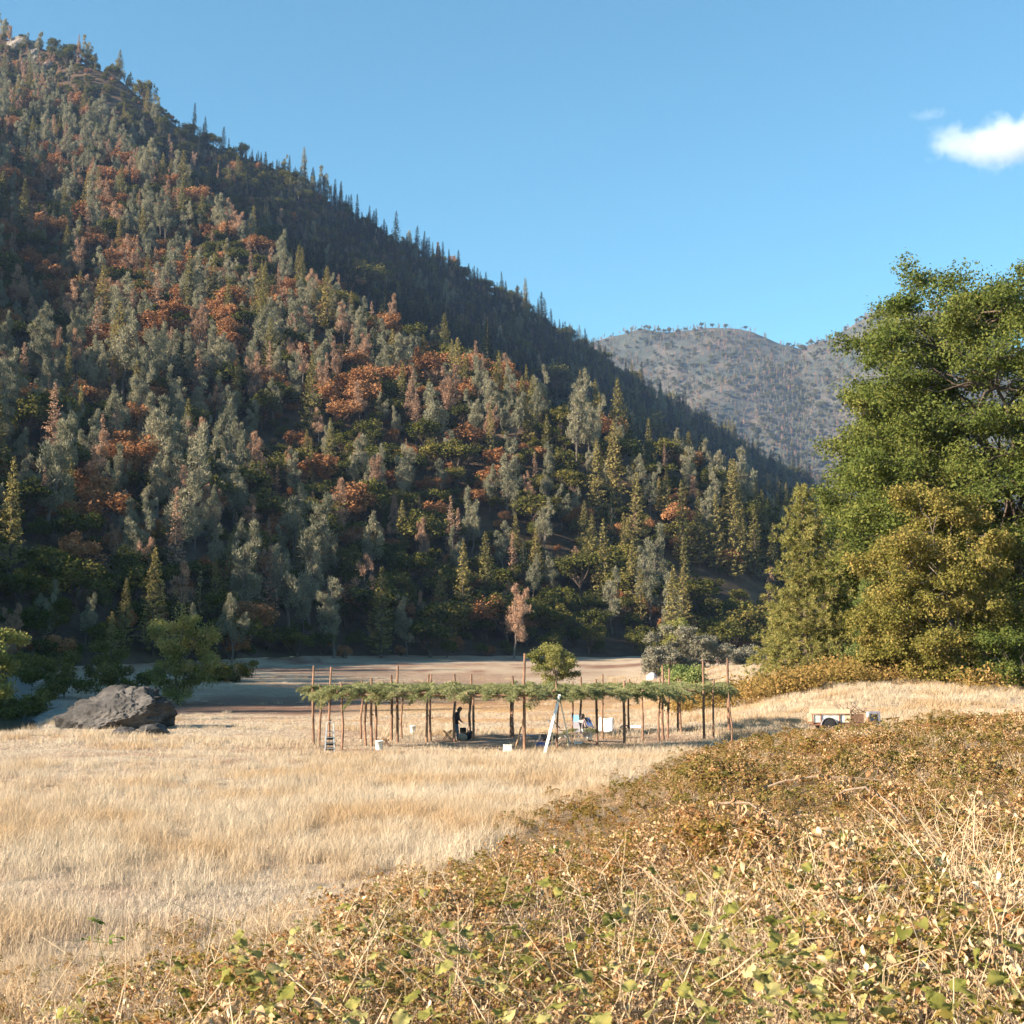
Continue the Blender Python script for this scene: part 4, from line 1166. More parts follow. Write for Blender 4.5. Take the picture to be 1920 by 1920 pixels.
for k in range(300):
    hang = k < 130
    u = (k * 0.61803) % 1.0; v = g.uniform(-0.06, 0.12) if hang else g.uniform(-0.05, 1.05)
    if k % 3 == 0: u = (u * 0.55 + 0.0) % 1.0             # more of them along the near side
    pt, outw = ring_pt(u, v)
    a = math.atan2(outw[1], outw[0]) + g.normal() * (0.5 if hang else 1.4)
    z = ZC + 0.14 + g.uniform(-0.03, 0.2)
    o = obj('bough', boughs[k % 8], None, arbor, inv @ Vector((pt[0], pt[1], z)), (g.normal() * 0.3, (g.uniform(0.05, 0.55) if hang else g.normal() * 0.12), a))
    s_ = g.uniform(0.5, 0.85); o.scale = (s_, s_, s_ * 0.8)
# the rest of the laid brush, too dense to count
nB = 620
u = g.random(nB); v = g.uniform(-0.02, 1.02, nB); P = []; rz_ = []
for k in range(nB):
    pt, outw = ring_pt(u[k], v[k]); P.append((pt[0] - 1.6, pt[1] - 69, ZC + 0.1 + g.uniform(-0.08, 0.14))); rz_.append(g.uniform(0, 6.28))
sc_ = scatter('brush', P, rz_, g.uniform(0.5, 0.8, nB), g.integers(0, 8, nB), [(b_, None) for b_ in boughs], 'layer of cut fir brush on the arbor roof', g.normal(size=nB) * 0.2)
sc_.parent = arbor
# ------------------------------------------------------------------ things in and around the arbor
M['alu'] = plain('aluminium', (0.62, 0.62, 0.63), 0.45, 0.1, 8, 0.05, 0.6)
M['whitepaint'] = plain('white_plastic', (0.78, 0.78, 0.76), 0.6, 0.06, 3, 0.05)
M['rubber'] = plain('black_rubber', (0.018, 0.018, 0.02), 0.8, 0.3, 8, 0.2)
M['blackcloth'] = plain('black_cloth', (0.022, 0.023, 0.028), 0.95, 0.3, 6, 0.3)
M['bluecloth'] = plain('sky_blue_cloth', (0.16, 0.42, 0.66), 0.9, 0.15, 4, 0.2)
M['darkblue'] = plain('royal_blue_cloth', (0.05, 0.13, 0.38), 0.9, 0.25, 5, 0.2)
M['whitecloth'] = plain('white_cloth', (0.74, 0.74, 0.76), 0.95, 0.06, 4, 0.3)
M['dirtywhite'] = plain('dirty_white_board', (0.62, 0.6, 0.56), 0.8, 0.25, 3.5, 0.3)
M['wood'] = plain('raw_wood', (0.42, 0.26, 0.14), 0.85, 0.3, 5, 0.4)
M['darkwood'] = plain('weathered_wood', (0.16, 0.09, 0.055), 0.9, 0.35, 5, 0.4)
M['palewood'] = plain('pale_lumber', (0.60, 0.47, 0.32), 0.85, 0.2, 5, 0.3)
M['rust'] = plain('rusty_steel', (0.23, 0.10, 0.06), 0.85, 0.4, 9, 0.4)
M['greymetal'] = plain('grey_painted_steel', (0.20, 0.20, 0.24), 0.6, 0.15, 6, 0.15)
M['tarp'] = plain('tan_canvas', (0.40, 0.31, 0.22), 0.95, 0.25, 5, 0.4)
def root(name, px, py, label, cat, rotz=0.0, group=None, Y=None):
    p = foot(px, Y) if Y else gpt(px, py)
    return tag(empty(name, p, rotz), label, cat, group)

# stepladder: wide front rails, four dark treads, rear frame
e = root('step_ladder', 618, 1410, 'small silver stepladder with dark treads at the arbor\'s left end', 'ladder', 0.1)
Hl = 1.02
for s_ in (-1, 1):
    mb = MB(); mb.box((0, 0, 0), (0.05, 0.03, Hl + 0.02), Matrix.Rotation(s_ * -0.055, 3, 'Y') @ Matrix.Rotation(-0.13, 3, 'X')); mb.build('rail', M['alu'], e, (s_ * 0.17, -0.02, Hl / 2))
    mb = MB(); mb.box((0, 0, 0), (0.03, 0.02, Hl), Matrix.Rotation(s_ * -0.04, 3, 'Y') @ Matrix.Rotation(0.32, 3, 'X')); mb.build('rear_leg', M['greymetal'], e, (s_ * 0.15, 0.32, Hl / 2 - 0.03))
for k in range(4):
    z = 0.16 + k * 0.225; wd = 0.40 - 0.028 * k; yy = -0.10 + z * 0.13
    mb = MB(); mb.box((0, 0, 0), (wd, 0.2, 0.03), bev=0.006); st = mb.build('step', M['alu'], e, (0, yy + 0.05, z))
    mb = MB(); mb.box((0, -0.03, 0.018), (wd - 0.06, 0.16, 0.008)); mb.build('tread', M['rubber'], st)
    if k < 3:
        mb = MB(); mb.box((0, 0.0, -0.0), (wd - 0.03, 0.012, 0.135)); mb.build('back_panel', M['rubber'], e, (0, yy + 0.155, z - 0.04))
mb = MB(); mb.tube([(-0.15, 0.1, Hl - 0.02), (-0.15, 0.1, Hl + 0.16), (-0.1, 0.1, Hl + 0.24), (0.1, 0.1, Hl + 0.24), (0.15, 0.1, Hl + 0.16), (0.15, 0.1, Hl - 0.02)], 0.017, 7); mb.build('handle', M['alu'], e)

def bucket(px, py, label, h=0.38, r=0.15, mat='whitepaint'):
    e = root('bucket', px, py, label, 'bucket')
    mb = MB(); mb.lathe([(r * 0.84, 0), (r * 0.86, 0.02), (r, h - 0.05), (r * 1.07, h - 0.05), (r * 1.07, h - 0.01), (r * 0.97, h), (r * 0.95, h - 0.02), (r * 0.8, 0.03)], n=18); mb.build('body', M[mat], e, smooth=True)
    mb = MB(); mb.tube([(math.cos(a) * r * 1.08, 0.04 + 0.02 * math.sin(a), h - 0.05 - 0.22 * math.sin(a)) for a in np.linspace(0, math.pi, 10)], 0.005, 5); mb.build('handle', M['alu'], e)
bucket(711, 1407, 'white bucket in the grass beside the little wooden stool', 0.42, 0.17)
bucket(774, 1377, 'white bucket standing alone on the lit arbor floor', 0.46, 0.15)
def stool(px, py, label, mat, w_=0.36, h=0.42, slung=False, rot=0.3):
    e = root('folding_stool', px, py, label, 'stool', rot)
    for sy in (-1, 1):
        for sx in (-1, 1):
            mb = MB(); mb.tube([(sx * w_ / 2, sy * 0.15, 0), (-sx * w_ / 2 * 0.9, sy * 0.15, h)], 0.018, 6); mb.build('leg', M['darkwood'] if not slung else M['rubber'], e)
    mb = MB()
    pts = [(-w_ / 2 * 0.95 + w_ * 0.95 * t, 0, h - 0.09 * math.sin(math.pi * t) * (1 if not slung else -1.5)) for t in np.linspace(0, 1, 8)]
    for a, b in zip(pts[:-1], pts[1:]):
        mb.add([(a[0], -0.18, a[2]), (b[0], -0.18, b[2]), (b[0], 0.18, b[2]), (a[0], 0.18, a[2]), (a[0], -0.18, a[2] - 0.02), (b[0], -0.18, b[2] - 0.02), (b[0], 0.18, b[2] - 0.02), (a[0], 0.18, a[2] - 0.02)],
               [(0, 1, 2, 3), (7, 6, 5, 4), (0, 4, 5, 1), (3, 2, 6, 7)])
    mb.build('seat', M[mat], e)
stool(724, 1400, 'little brown wooden stool right of the white bucket', 'wood')
stool(839, 1388, 'brown folding stool just behind the standing person', 'tarp', 0.45, 0.5)
stool(1172, 1379, 'small black arched folding stool beside a dark post', 'blackcloth', 0.5, 0.42, True)

# camp chair with fabric back and seat
def camp_chair(px, py, label, mat, rot, w_=0.5, recl=0.22, drape=False):
    e = root('camp_chair', px, py, label, 'chair', rot)
    for sx in (-1, 1):
        for (y0, y1, z1) in ((-0.24, 0.2, 0.44), (0.24, -0.22, 0.42)):
            mb = MB(); mb.tube([(sx * w_ / 2, y0, 0), (sx * w_ / 2, y1, z1)], 0.014, 6); mb.build('leg', M['alu'], e)
        mb = MB(); mb.tube([(sx * w_ / 2, 0.2, 0.40), (sx * w_ / 2, 0.24 + recl, 0.95)], 0.014, 6); mb.build('back_post', M['alu'], e)
    mb = MB(); mb.box((0, 0, 0), (w_, 0.46, 0.02), Matrix.Rotation(0.1, 3, 'X')); mb.build('seat', M[mat], e, (0, 0, 0.42))
    mb = MB(); mb.box((0, 0, 0), (w_ + 0.02, 0.02, 0.5), Matrix.Rotation(-recl * 1.3, 3, 'X')); mb.build('backrest', M[mat], e, (0, 0.30, 0.7))
camp_chair(1085, 1372, 'sky-blue camp chair in the middle of the arbor', 'bluecloth', 2.6, 0.5)
camp_chair(1112, 1378, 'low royal-blue chair between two posts', 'darkblue', 2.2, 0.42, 0.4)
camp_chair(1056, 1386, 'reclined black sling chair behind the tripod ladder', 'blackcloth', 1.5, 0.55, 0.55)
camp_chair(1141, 1383, 'chair covered with a white cloth under the arbor', 'whitecloth', 2.9, 0.5)
dr = root('white_cloth', 1140, 1383.5, 'white cloth draped over the chair back under the arbor', 'cloth', -0.25)
mb = MB(); N_ = 9
V = [((-0.36 + 0.72 * i / (N_ - 1)), -0.42 + 0.04 * math.sin(i * 1.7) * (1 - j / 5) - 0.03 * j, 0.98 - 0.13 * j + 0.03 * math.sin(i * 0.9 + 1)) for j in range(6) for i in range(N_)]
F = [(j * N_ + i, j * N_ + i + 1, (j + 1) * N_ + i + 1, (j + 1) * N_ + i) for j in range(5) for i in range(N_ - 1)]
mb.add(V, F); o = mb.build('cloth', M['whitecloth'], dr, smooth=True); sd = o.modifiers.new('thick', 'SOLIDIFY'); sd.thickness = 0.02

# black box on a canvas bundle, dark bag
e = root('canvas_bundle', 864, 1388, 'tan canvas bundle on the ground in front of the black box', 'bundle', 0.3)
o = obj('canvas', rock_mesh(41, 3, 3, 0.12), M['tarp'], e, (0, 0, 0.16), None, (0.34, 0.25, 0.2))
e = root('black_box', 868, 1383, 'black box standing beside the person', 'box', 0.1)
mb = MB(); mb.box((0, 0, 0.22), (0.32, 0.3, 0.44), bev=0.03); mb.build('body', M['rubber'], e)
mb = MB(); mb.box((0, 0, 0.46), (0.34, 0.32, 0.05), bev=0.015); mb.build('lid', M['blackcloth'], e)
def bag(name, px, py, label, sx, sy, sz, mat, rot=0.0, lean=0.0, seed=1):
    e = root(name, px, py, label, 'bag', rot)
    o = obj('body', rock_mesh(seed, 3, 6, 0.1), M[mat], e, (0, 0, sz * 0.8), (0, lean, 0), (sx, sy, sz))
    mb = MB(); mb.tube([(-sx * 0.5, 0, sz * 1.5), (-sx * 0.3, 0, sz * 2.1), (sx * 0.3, 0, sz * 2.1), (sx * 0.5, 0, sz * 1.5)], 0.015, 5); mb.build('strap', M[mat], e)
bag('dark_bag', 879, 1387, 'dark bag leaning on the double post by the person', 0.16, 0.14, 0.28, 'blackcloth', 0.2, 0.35, 51)
bag('dark_bag', 1017, 1390, 'wide black bag on the arbor floor left of the tripod ladder', 0.34, 0.25, 0.2, 'blackcloth', 0.1, 0, 52)
bag('dark_bag', 1034, 1391, 'black bag right behind the tripod ladder', 0.17, 0.18, 0.22, 'blackcloth', 0.4, 0.1, 53)
bag('blue_bag', 1015, 1402, 'dark blue bag low in front of the black bag', 0.26, 0.2, 0.16, 'darkblue', 0.1, 0, 54)
# low wooden bench / table
e = root('low_table', 990, 1400, 'low grey folding table beside the tallest front post', 'table', 0.05)
mb = MB(); mb.box((0, 0, 0.5), (0.75, 0.5, 0.035), bev=0.01); mb.build('tabletop', M['greymetal'], e)
for sx in (-1, 1):
    for sy in (-1, 1):
        mb = MB(); mb.tube([(sx * 0.34, sy * 0.2, 0), (sx * 0.32, sy * 0.19, 0.49)], 0.014, 6); mb.build('leg', M['greymetal'], e)
# poles on the ground, leaning pole, white pipe
def lying(name, a, b, r, mat, label, cat, dz=0.05):
    A = gpt(*a); B = gpt(*b)
    mb = MB(); c = (A + B) / 2
    mb.tube([A - c + Vector((0, 0, dz)), Vector((0, 0, dz + 0.02)), B - c + Vector((0, 0, dz))], [r, r * 0.95, r * 0.8], 8)
    o = mb.build(name, M[mat], None, c); return tag(o, label, cat)
lying('log_pole', (892, 1372), (942, 1369), 0.07, 'pole', 'brown pole lying on the lit ground behind the double post', 'pole', 0.08)
lying('log_pole', (986, 1370), (1016, 1371.5), 0.06, 'pole', 'short brown pole lying behind the tallest front post', 'pole', 0.07)
lying('white_pipe', (1184, 1366), (1203, 1366.5), 0.09, 'whitepaint', 'white pipe lying on the grass behind the arbor', 'pipe', 0.1)
A = gpt(964, 1409); B = at(982, 1344, A.y + 0.3); mb = MB(); mb.tube([Vector((0, 0, -0.05)), (B - A) * 0.5 + Vector((0.02, 0, 0)), B - A], [0.035, 0.033, 0.026], 7)
tag(mb.build('leaning_pole', M['wood'], None, A), 'thin brown pole leaning against the tallest front post', 'pole')
e = root('cooler', 952, 1410, 'low white cooler in the grass left of the tallest front post', 'cooler', 0.1)
mb = MB(); mb.box((0, 0, 0.13), (0.36, 0.26, 0.26), bev=0.03); mb.build('body', M['whitepaint'], e)
mb = MB(); mb.box((0, 0, 0.285), (0.38, 0.28, 0.045), bev=0.015); mb.build('lid', M['whitepaint'], e)

# tripod orchard ladder
A = gpt(1022, 1413); T = at(1048, 1303, A.y + 0.9)
e = tag(empty('tripod_ladder', A), 'tall white tripod ladder reaching up to the arbor roof', 'ladder')
T = T - A
for s_ in (-1, 1):
    f0 = Vector((0.02 * s_, 0.40 * s_ + 0.2, 0)); t0 = T + Vector((0.03, 0.08 * s_, 0))
    mb = MB(); M3 = (t0 - f0).to_track_quat('Z', 'Y').to_matrix(); L_ = (t0 - f0).length
    mb.box((f0 + t0) / 2, (0.11, 0.06, L_), M3); mb.build('rail', M['whitepaint'], e)
for k in range(7):
    t = 0.1 + k * 0.125
    a = Vector((-0.02, -0.2, 0)).lerp(T + Vector((0.03, -0.08, 0)), t); b = Vector((0.02, 0.6, 0)).lerp(T + Vector((0.03, 0.08, 0)), t)
    mb = MB(); mb.box((a + b) / 2, (0.07, (b - a).length, 0.03)); mb.build('rung', M['alu'], e)
bl = gpt(1070, 1404) - A
mb = MB(); mb.tube([T, T.lerp(bl, 0.5), bl], [0.035, 0.03, 0.026], 8); mb.build('back_leg', M['whitepaint'], e)

# wooden trestle with cloth and cut greenery
e = root('wooden_trestle', 1050, 1406, 'pale wooden trestle with a diagonal brace at the ladder foot', 'trestle', 0.1)
for x0 in (-0.32, 0.32):
    for sy in (-1, 1):
        mb = MB(); mb.tube([(x0, sy * 0.25, 0), (x0, sy * 0.03, 0.62)], 0.03, 6); mb.build('leg', M['palewood'], e)
mb = MB(); mb.box((0, 0, 0.65), (0.95, 0.09, 0.07)); mb.build('beam', M['palewood'], e)
mb = MB(); mb.tube([(-0.3, -0.22, 0.12), (0.33, -0.06, 0.52)], 0.024, 6); mb.build('brace', M['palewood'], e)
e = root('wooden_crate', 1092, 1405, 'low wooden crate in front of the seated person', 'crate', -0.08)
for z in (0.06, 0.17):
    for sy in (-1, 1):
        mb = MB(); mb.box((0, sy * 0.2, z), (0.6, 0.018, 0.085)); mb.build('slat', M['wood'], e)
    for sx in (-1, 1):
        mb = MB(); mb.box((sx * 0.29, 0, z), (0.018, 0.36, 0.085)); mb.build('slat', M['wood'], e)
mb = MB(); mb.box((0, 0, 0.012), (0.56, 0.37, 0.015)); mb.build('base', M['wood'], e)
e = root('white_tub', 1084, 1401, 'white tub on the ground below the seated person', 'tub', 0.0)
mb = MB(); mb.box((0, 0, 0.11), (0.34, 0.26, 0.22), bev=0.03); mb.build('body', M['whitepaint'], e)
mb = MB(); mb.box((0, 0, 0.235), (0.38, 0.3, 0.025), bev=0.01); mb.build('rim', M['whitepaint'], e)

# people --------------------------------------------------------------
def figure(joints, edges, rootv):
    me = bpy.data.meshes.new('person'); names_ = list(joints)
    me.from_pydata([joints[k][0] for k in names_], [(names_.index(a), names_.index(b)) for a, b in edges], [])
    o = bpy.data.objects.new('tmp', me); COL.objects.link(o)
    sk = o.modifiers.new('skin', 'SKIN'); sk.use_smooth_shade = True
    for i, k in enumerate(names_):
        rr_ = joints[k][1]; d_ = me.skin_vertices[0].data[i]
        d_.radius = rr_ if hasattr(rr_, '__len__') else (rr_, rr_); d_.use_root = (k == rootv)
    sb = o.modifiers.new('sub', 'SUBSURF'); sb.levels = 2; sb.render_levels = 2
    dg = bpy.context.evaluated_depsgraph_get()
    out = bpy.data.meshes.new_from_object(o.evaluated_get(dg))
    bpy.data.objects.remove(o); return out
def hand(J, E, wname, d_, side, size=0.09):
    w_ = Vector(J[wname][0]); d_ = Vector(d_).normalized(); s_ = Vector(side).normalized()
    pm = wname + '_palm'; J[pm] = (tuple(w_ + d_ * size * 0.75), (0.034, 0.02)); E.append((wname, pm))
    for k, (off, ln) in enumerate(((-0.03, 0.075), (-0.01, 0.088), (0.01, 0.082), (0.03, 0.062))):
        a = '%s_f%d' % (wname, k); b = a + 'b'
        pa = w_ + d_ * (size * 0.75 + ln * 0.5) + s_ * off; pb = w_ + d_ * (size * 0.75 + ln * 0.9) + s_ * off * 1.1 + Vector((0.0, -0.012, -0.012))
        J[a] = (tuple(pa), 0.0095); J[b] = (tuple(pb), 0.008); E += [(pm, a), (a, b)]
    a = wname + '_th'; J[a] = (tuple(w_ + d_ * size * 0.55 - s_ * 0.055), 0.0105); E.append((wname, a))
skin_m = plain('skin', (0.40, 0.23, 0.16), 0.6, 0.1, 5, 0.05); hair_m = plain('dark_hair', (0.02, 0.015, 0.012), 0.7, 0.3, 12, 0.4)
jacket_m = plain('dark_jacket', (0.03, 0.022, 0.026), 0.95, 0.35, 7, 0.3); jean_m = plain('blue_jeans', (0.07, 0.13, 0.19), 0.95, 0.25, 9, 0.3)
shoe_m = plain('brown_shoes', (0.12, 0.07, 0.05), 0.8, 0.2, 8, 0.2); grey_m = plain('mauve_grey_top', (0.30, 0.24, 0.25), 0.95, 0.2, 7, 0.3); cream_m = plain('white_trousers', (0.66, 0.65, 0.62), 0.95, 0.1, 7, 0.3)
def dress(me, mats, rule):
    for m_ in mats: me.materials.append(m_)
    for p_ in me.polygons: p_.material_index = rule(p_.center)
def head_parts(e, c, fwd, hair_len, hs=0.105, back=None):
    f = Vector(fwd).normalized(); r_ = Vector((f.y, -f.x, 0)).normalized(); u_ = r_.cross(f)
    # nose, ears, eyes, mouth
    mb = MB(); n_ = c + f * hs * 0.98 - u_ * 0.005; mb.add([n_ - u_ * 0.028 - r_ * 0.016, n_ - u_ * 0.028 + r_ * 0.016, n_ + u_ * 0.03, n_ + f * 0.026 - u_ * 0.02], [(0, 1, 3), (1, 2, 3), (2, 0, 3)]); mb.build('nose', skin_m, e)
    for s_ in (-1, 1):
        mb = MB(); mb.lathe([(0.004, -0.006), (0.014, 0), (0.004, 0.006)], (0, 0, 0), 8); mb.build('eye', hair_m, e, c + f * hs * 0.86 + r_ * 0.034 * s_ + u_ * 0.012)
        mb = MB(); mb.lathe([(0.008, -0.03), (0.02, -0.005), (0.018, 0.02), (0.004, 0.032)], (0, 0, 0), 8); mb.build('ear', skin_m, e, c + r_ * hs * 0.76 * s_)
    mb = MB(); mb.box(c + f * hs * 0.88 - u_ * 0.05, (0.045, 0.02, 0.012)); mb.build('mouth', shoe_m, e)
    bm = bmesh.new(); bmesh.ops.create_icosphere(bm, subdivisions=3, radius=1)
    for v in list(bm.verts):
        p_ = v.co.copy(); w_ = r_ * p_.x * hs * 0.86 + f * p_.y * hs * 1.08 + u_ * p_.z * hs * 1.22
        front = p_.y > 0.25 and p_.z < 0.45
        if front: w_ = w_ * 0.72
        elif p_.z < -0.2: w_ = w_ - Vector((0, 0, hair_len * (-p_.z - 0.2))) - f * 0.02
        v.co = c + w_ * (1 + 0.05 * math.sin(p_.x * 13 + p_.z * 9))
    me = bpy.data.meshes.new('hair'); bm.to_mesh(me); bm.free()
    obj('hair', me, hair_m, e)

# standing person, stooped to the right, hands at the waist
e = root('person', 854, 1390, 'person in dark jacket and jeans stooping behind the post', 'person', 0.0)
J = {'pel': ((0, 0, 0.9), (0.15, 0.11)), 'bel': ((0.03, 0, 1.05), (0.175, 0.145)), 'che': ((0.09, 0, 1.27), (0.2, 0.16)), 'nek': ((0.16, 0, 1.42), 0.06), 'hed': ((0.20, 0, 1.51), (0.075, 0.085)), 'top': ((0.22, 0, 1.62), (0.07, 0.075)),
     'shl': ((0.06, -0.2, 1.36), 0.08), 'shr': ((0.12, 0.2, 1.36), 0.08), 'ell': ((-0.02, -0.27, 1.08), 0.064), 'elr': ((0.16, 0.26, 1.08), 0.064), 'wrl': ((0.14, -0.24, 0.9), 0.036), 'wrr': ((0.30, 0.18, 0.93), 0.036),
     'hil': ((-0.02, -0.10, 0.86), 0.11), 'hir': ((0.02, 0.10, 0.86), 0.11), 'knl': ((-0.04, -0.12, 0.48), 0.08), 'knr': ((0.1, 0.12, 0.48), 0.08), 'anl': ((-0.1, -0.12, 0.09), 0.045), 'anr': ((0.08, 0.12, 0.09), 0.045),
     'tol': ((0.06, -0.13, 0.035), 0.04), 'tor': ((0.24, 0.13, 0.035), 0.04)}
E = [('pel', 'bel'), ('bel', 'che'), ('che', 'nek'), ('nek', 'hed'), ('hed', 'top'), ('che', 'shl'), ('che', 'shr'), ('shl', 'ell'), ('shr', 'elr'), ('ell', 'wrl'), ('elr', 'wrr'), ('pel', 'hil'), ('pel', 'hir'), ('hil', 'knl'), ('hir', 'knr'), ('knl', 'anl'), ('knr', 'anr'), ('anl', 'tol'), ('anr', 'tor')]
hand(J, E, 'wrl', (0.8, 0.1, -0.5), (0, 1, 0.2)); hand(J, E, 'wrr', (0.8, -0.1, -0.4), (0, 1, 0.2))
me = figure(J, E, 'pel')
def rule(c):
    if c.z < 0.1: return 0
    if c.x > 0.16 and 0.78 < c.z < 0.93 and abs(c.y) > 0.13: return 3
    if c.z < 0.84 : return 1
    if c.z > 1.43: return 3
    return 2
dress(me, [shoe_m, jean_m, jacket_m, skin_m], rule)
body = obj('body', me, None, e); head_parts(e, Vector((0.215, 0, 1.555)), (0.9, 0, -0.35), 0.16)
# seated person in mauve-grey top
camp_chair(1091, 1391, 'camp chair the seated person is sitting on', 'greymetal', 2.2, 0.46, 0.15)
e = root('person', 1091, 1391.5, 'seated person in a grey top with dark hair, cut greenery on the lap', 'person', 2.2 + math.pi)
J = {'pel': ((0, -0.05, 0.52), (0.15, 0.12)), 'bel': ((0, -0.04, 0.68), (0.14, 0.11)), 'che': ((0, 0.0, 0.88), (0.16, 0.11)), 'nek': ((0, 0.02, 1.04), 0.055), 'hed': ((0, 0.05, 1.13), (0.075, 0.085)), 'top': ((0, 0.05, 1.24), (0.07, 0.075)),
     'shl': ((-0.17, 0.0, 0.97), 0.06), 'shr': ((0.17, 0.0, 0.97), 0.06), 'ell': ((-0.22, 0.06, 0.72), 0.045), 'elr': ((0.22, 0.06, 0.72), 0.045), 'wrl': ((-0.12, 0.26, 0.66), 0.033), 'wrr': ((0.12, 0.26, 0.66), 0.033),
     'hil': ((-0.09, 0.0, 0.5), 0.09), 'hir': ((0.09, 0.0, 0.5), 0.09), 'knl': ((-0.12, 0.42, 0.5), 0.065), 'knr': ((0.12, 0.42, 0.5), 0.065), 'anl': ((-0.12, 0.46, 0.09), 0.045), 'anr': ((0.12, 0.44, 0.09), 0.045),
     'tol': ((-0.12, 0.62, 0.035), 0.038), 'tor': ((0.12, 0.60, 0.035), 0.038)}
E = E[:19]
hand(J, E, 'wrl', (0.4, 0.8, -0.3), (1, 0, 0)); hand(J, E, 'wrr', (-0.4, 0.8, -0.3), (1, 0, 0))
me = figure(J, E, 'pel')
def rule(c):
    if c.z < 0.1: return 0
    if c.y > 0.24 and c.z > 0.57: return 3
    if c.z < 0.6: return 1
    if c.z > 1.05: return 3
    return 2
dress(me, [shoe_m, cream_m, grey_m, skin_m], rule)
obj('body', me, None, e); head_parts(e, Vector((0, 0.06, 1.18)), (0, 0.95, -0.25), 0.22)
p = e.location
for k in range(2):
    o = obj('cut_bough', boughs[k], None, None, p + Vector((0.1 - 0.25 * k, -0.38 - 0.12 * k, 0.62)), (0.1, 0.1, 0.4 + 2.2 * k), (0.55, 0.55, 0.55))
    tag(o, ['cut green bough across the seated person\'s lap', 'second cut bough beside the seated person\'s knees'][k], 'bough')

# trailer --------------------------------------------------------------
YT = 72.0
e = root('utility_trailer', 1583, 0, 'old low utility trailer with pale board sides and rusty frame', 'trailer', 0.0, Y=YT)
z0 = e.location.z; k_ = YT / FPX                 # metres per pixel there
def X(px): return (px - 1583) * k_
def Z(py): return at(1583, py, YT).z - z0
def part(name, mat, px0, px1, py0, py1, y0, y1, parent=None, bev=0.0):
    mb = MB(); mb.box(((X(px0) + X(px1)) / 2, (y0 + y1) / 2, (Z(py0) + Z(py1)) / 2), (abs(X(px1) - X(px0)), y1 - y0, abs(Z(py1) - Z(py0))), bev=bev)
    return mb.build(name, M[mat], parent or e)
part('bed', 'darkwood', 1526, 1622, 1355, 1358, 0, 1.5)
part('side_panel', 'dirtywhite', 1527.5, 1585, 1340, 1354.5, -0.03, 0.0)
part('side_panel', 'palewood', 1585.3, 1594, 1338.6, 1354.5, -0.03, 0.0)
part('side_panel', 'palewood', 1527.5, 1594, 1338.6, 1354.5, 1.5, 1.53)
part('top_board', 'palewood', 1531, 1594, 1330, 1338.3, -0.05, -0.01)
part('top_board', 'palewood', 1531, 1618, 1330, 1338.3, 1.51, 1.55)
part('tail_board', 'darkwood', 1596, 1620, 1339, 1354, -0.02, 0.03)
for px in (1524, 1539, 1573.5):
    part('stake', 'rust', px, px + 1.8, 1338.2, 1356.5, -0.08, -0.035)
part('frame_rail', 'rust', 1522, 1596, 1338.0, 1339.4, -0.085, -0.05); part('frame_rail', 'rust', 1520, 1622, 1357.5, 1360, -0.06, 0.0)
part('tongue', 'rust', 1620, 1650, 1357.5, 1360, 0.7, 0.78)
wy = -0.16
for side in (wy, 1.66):
    mb = MB(); R_ = 0.33; c = (X(1554), side, R_)
    prof = [(R_ * 0.55, -0.09), (R_ * 0.95, -0.09), (R_, -0.05), (R_, 0.05), (R_ * 0.95, 0.09), (R_ * 0.55, 0.09)]
    mb.lathe(prof, (0, 0, 0), 20); ty = mb.build('tyre', M['rubber'], e, c, (math.pi / 2, 0, 0))
    mb = MB(); mb.lathe([(R_ * 0.12, -0.08), (R_ * 0.5, -0.05), (R_ * 0.58, -0.085), (R_ * 0.58, 0.085), (R_ * 0.5, 0.05), (R_ * 0.12, 0.08)], (0, 0, 0), 16); mb.build('rim', M['alu'], ty)
    mb = MB(); 
    for a in range(8):
        q0, q1 = math.pi * a / 8, math.pi * (a + 1) / 8
        mb.box((c[0] + math.cos((q0 + q1) / 2) * 0.4, side, R_ + math.sin((q0 + q1) / 2) * 0.38), (0.17, 0.24, 0.02), Matrix.Rotation(math.pi / 2 - (q0 + q1) / 2, 3, 'Y'))
    mb.build('mudguard', M['greymetal'], e)
e2 = tag(empty('generator_box', e.location + Vector((X(1630), -0.1, 0))), 'grey metal box standing at the right end of the trailer', 'box')
mb = MB(); mb.box((X(1640) - X(1630), 0.3, (Z(1334) + Z(1353)) / 2), (X(1650.5) - X(1630.5), 0.6, Z(1334) - Z(1353)), bev=0.02); mb.build('body', M['greymetal'], e2)
mb = MB(); mb.box((X(1640) - X(1630), 0.3, Z(1353.4) / 2), (X(1648) - X(1632), 0.5, Z(1353.4))); mb.build('base', M['palewood'], e2)
e2 = tag(empty('gas_cylinder', e.location + Vector((X(1626), -0.22, 0))), 'silver gas cylinder between trailer and grey box', 'cylinder')
rr_ = 3.8 * k_; hz_ = Z(1334.5) - Z(1346)
mb = MB(); mb.lathe([(rr_ * 0.6, 0), (rr_, 0.06), (rr_, hz_ * 0.72), (rr_ * 0.6, hz_ * 0.93), (rr_ * 0.2, hz_)], (0, 0, Z(1346)), 16); mb.build('body', M['alu'], e2, smooth=True)
mb = MB(); mb.lathe([(rr_ * 0.9, 0), (rr_ * 0.7, Z(1346) - 0.0)], (0, 0, 0), 12); mb.build('stand', M['rust'], e2)
g = np.random.default_rng(8)
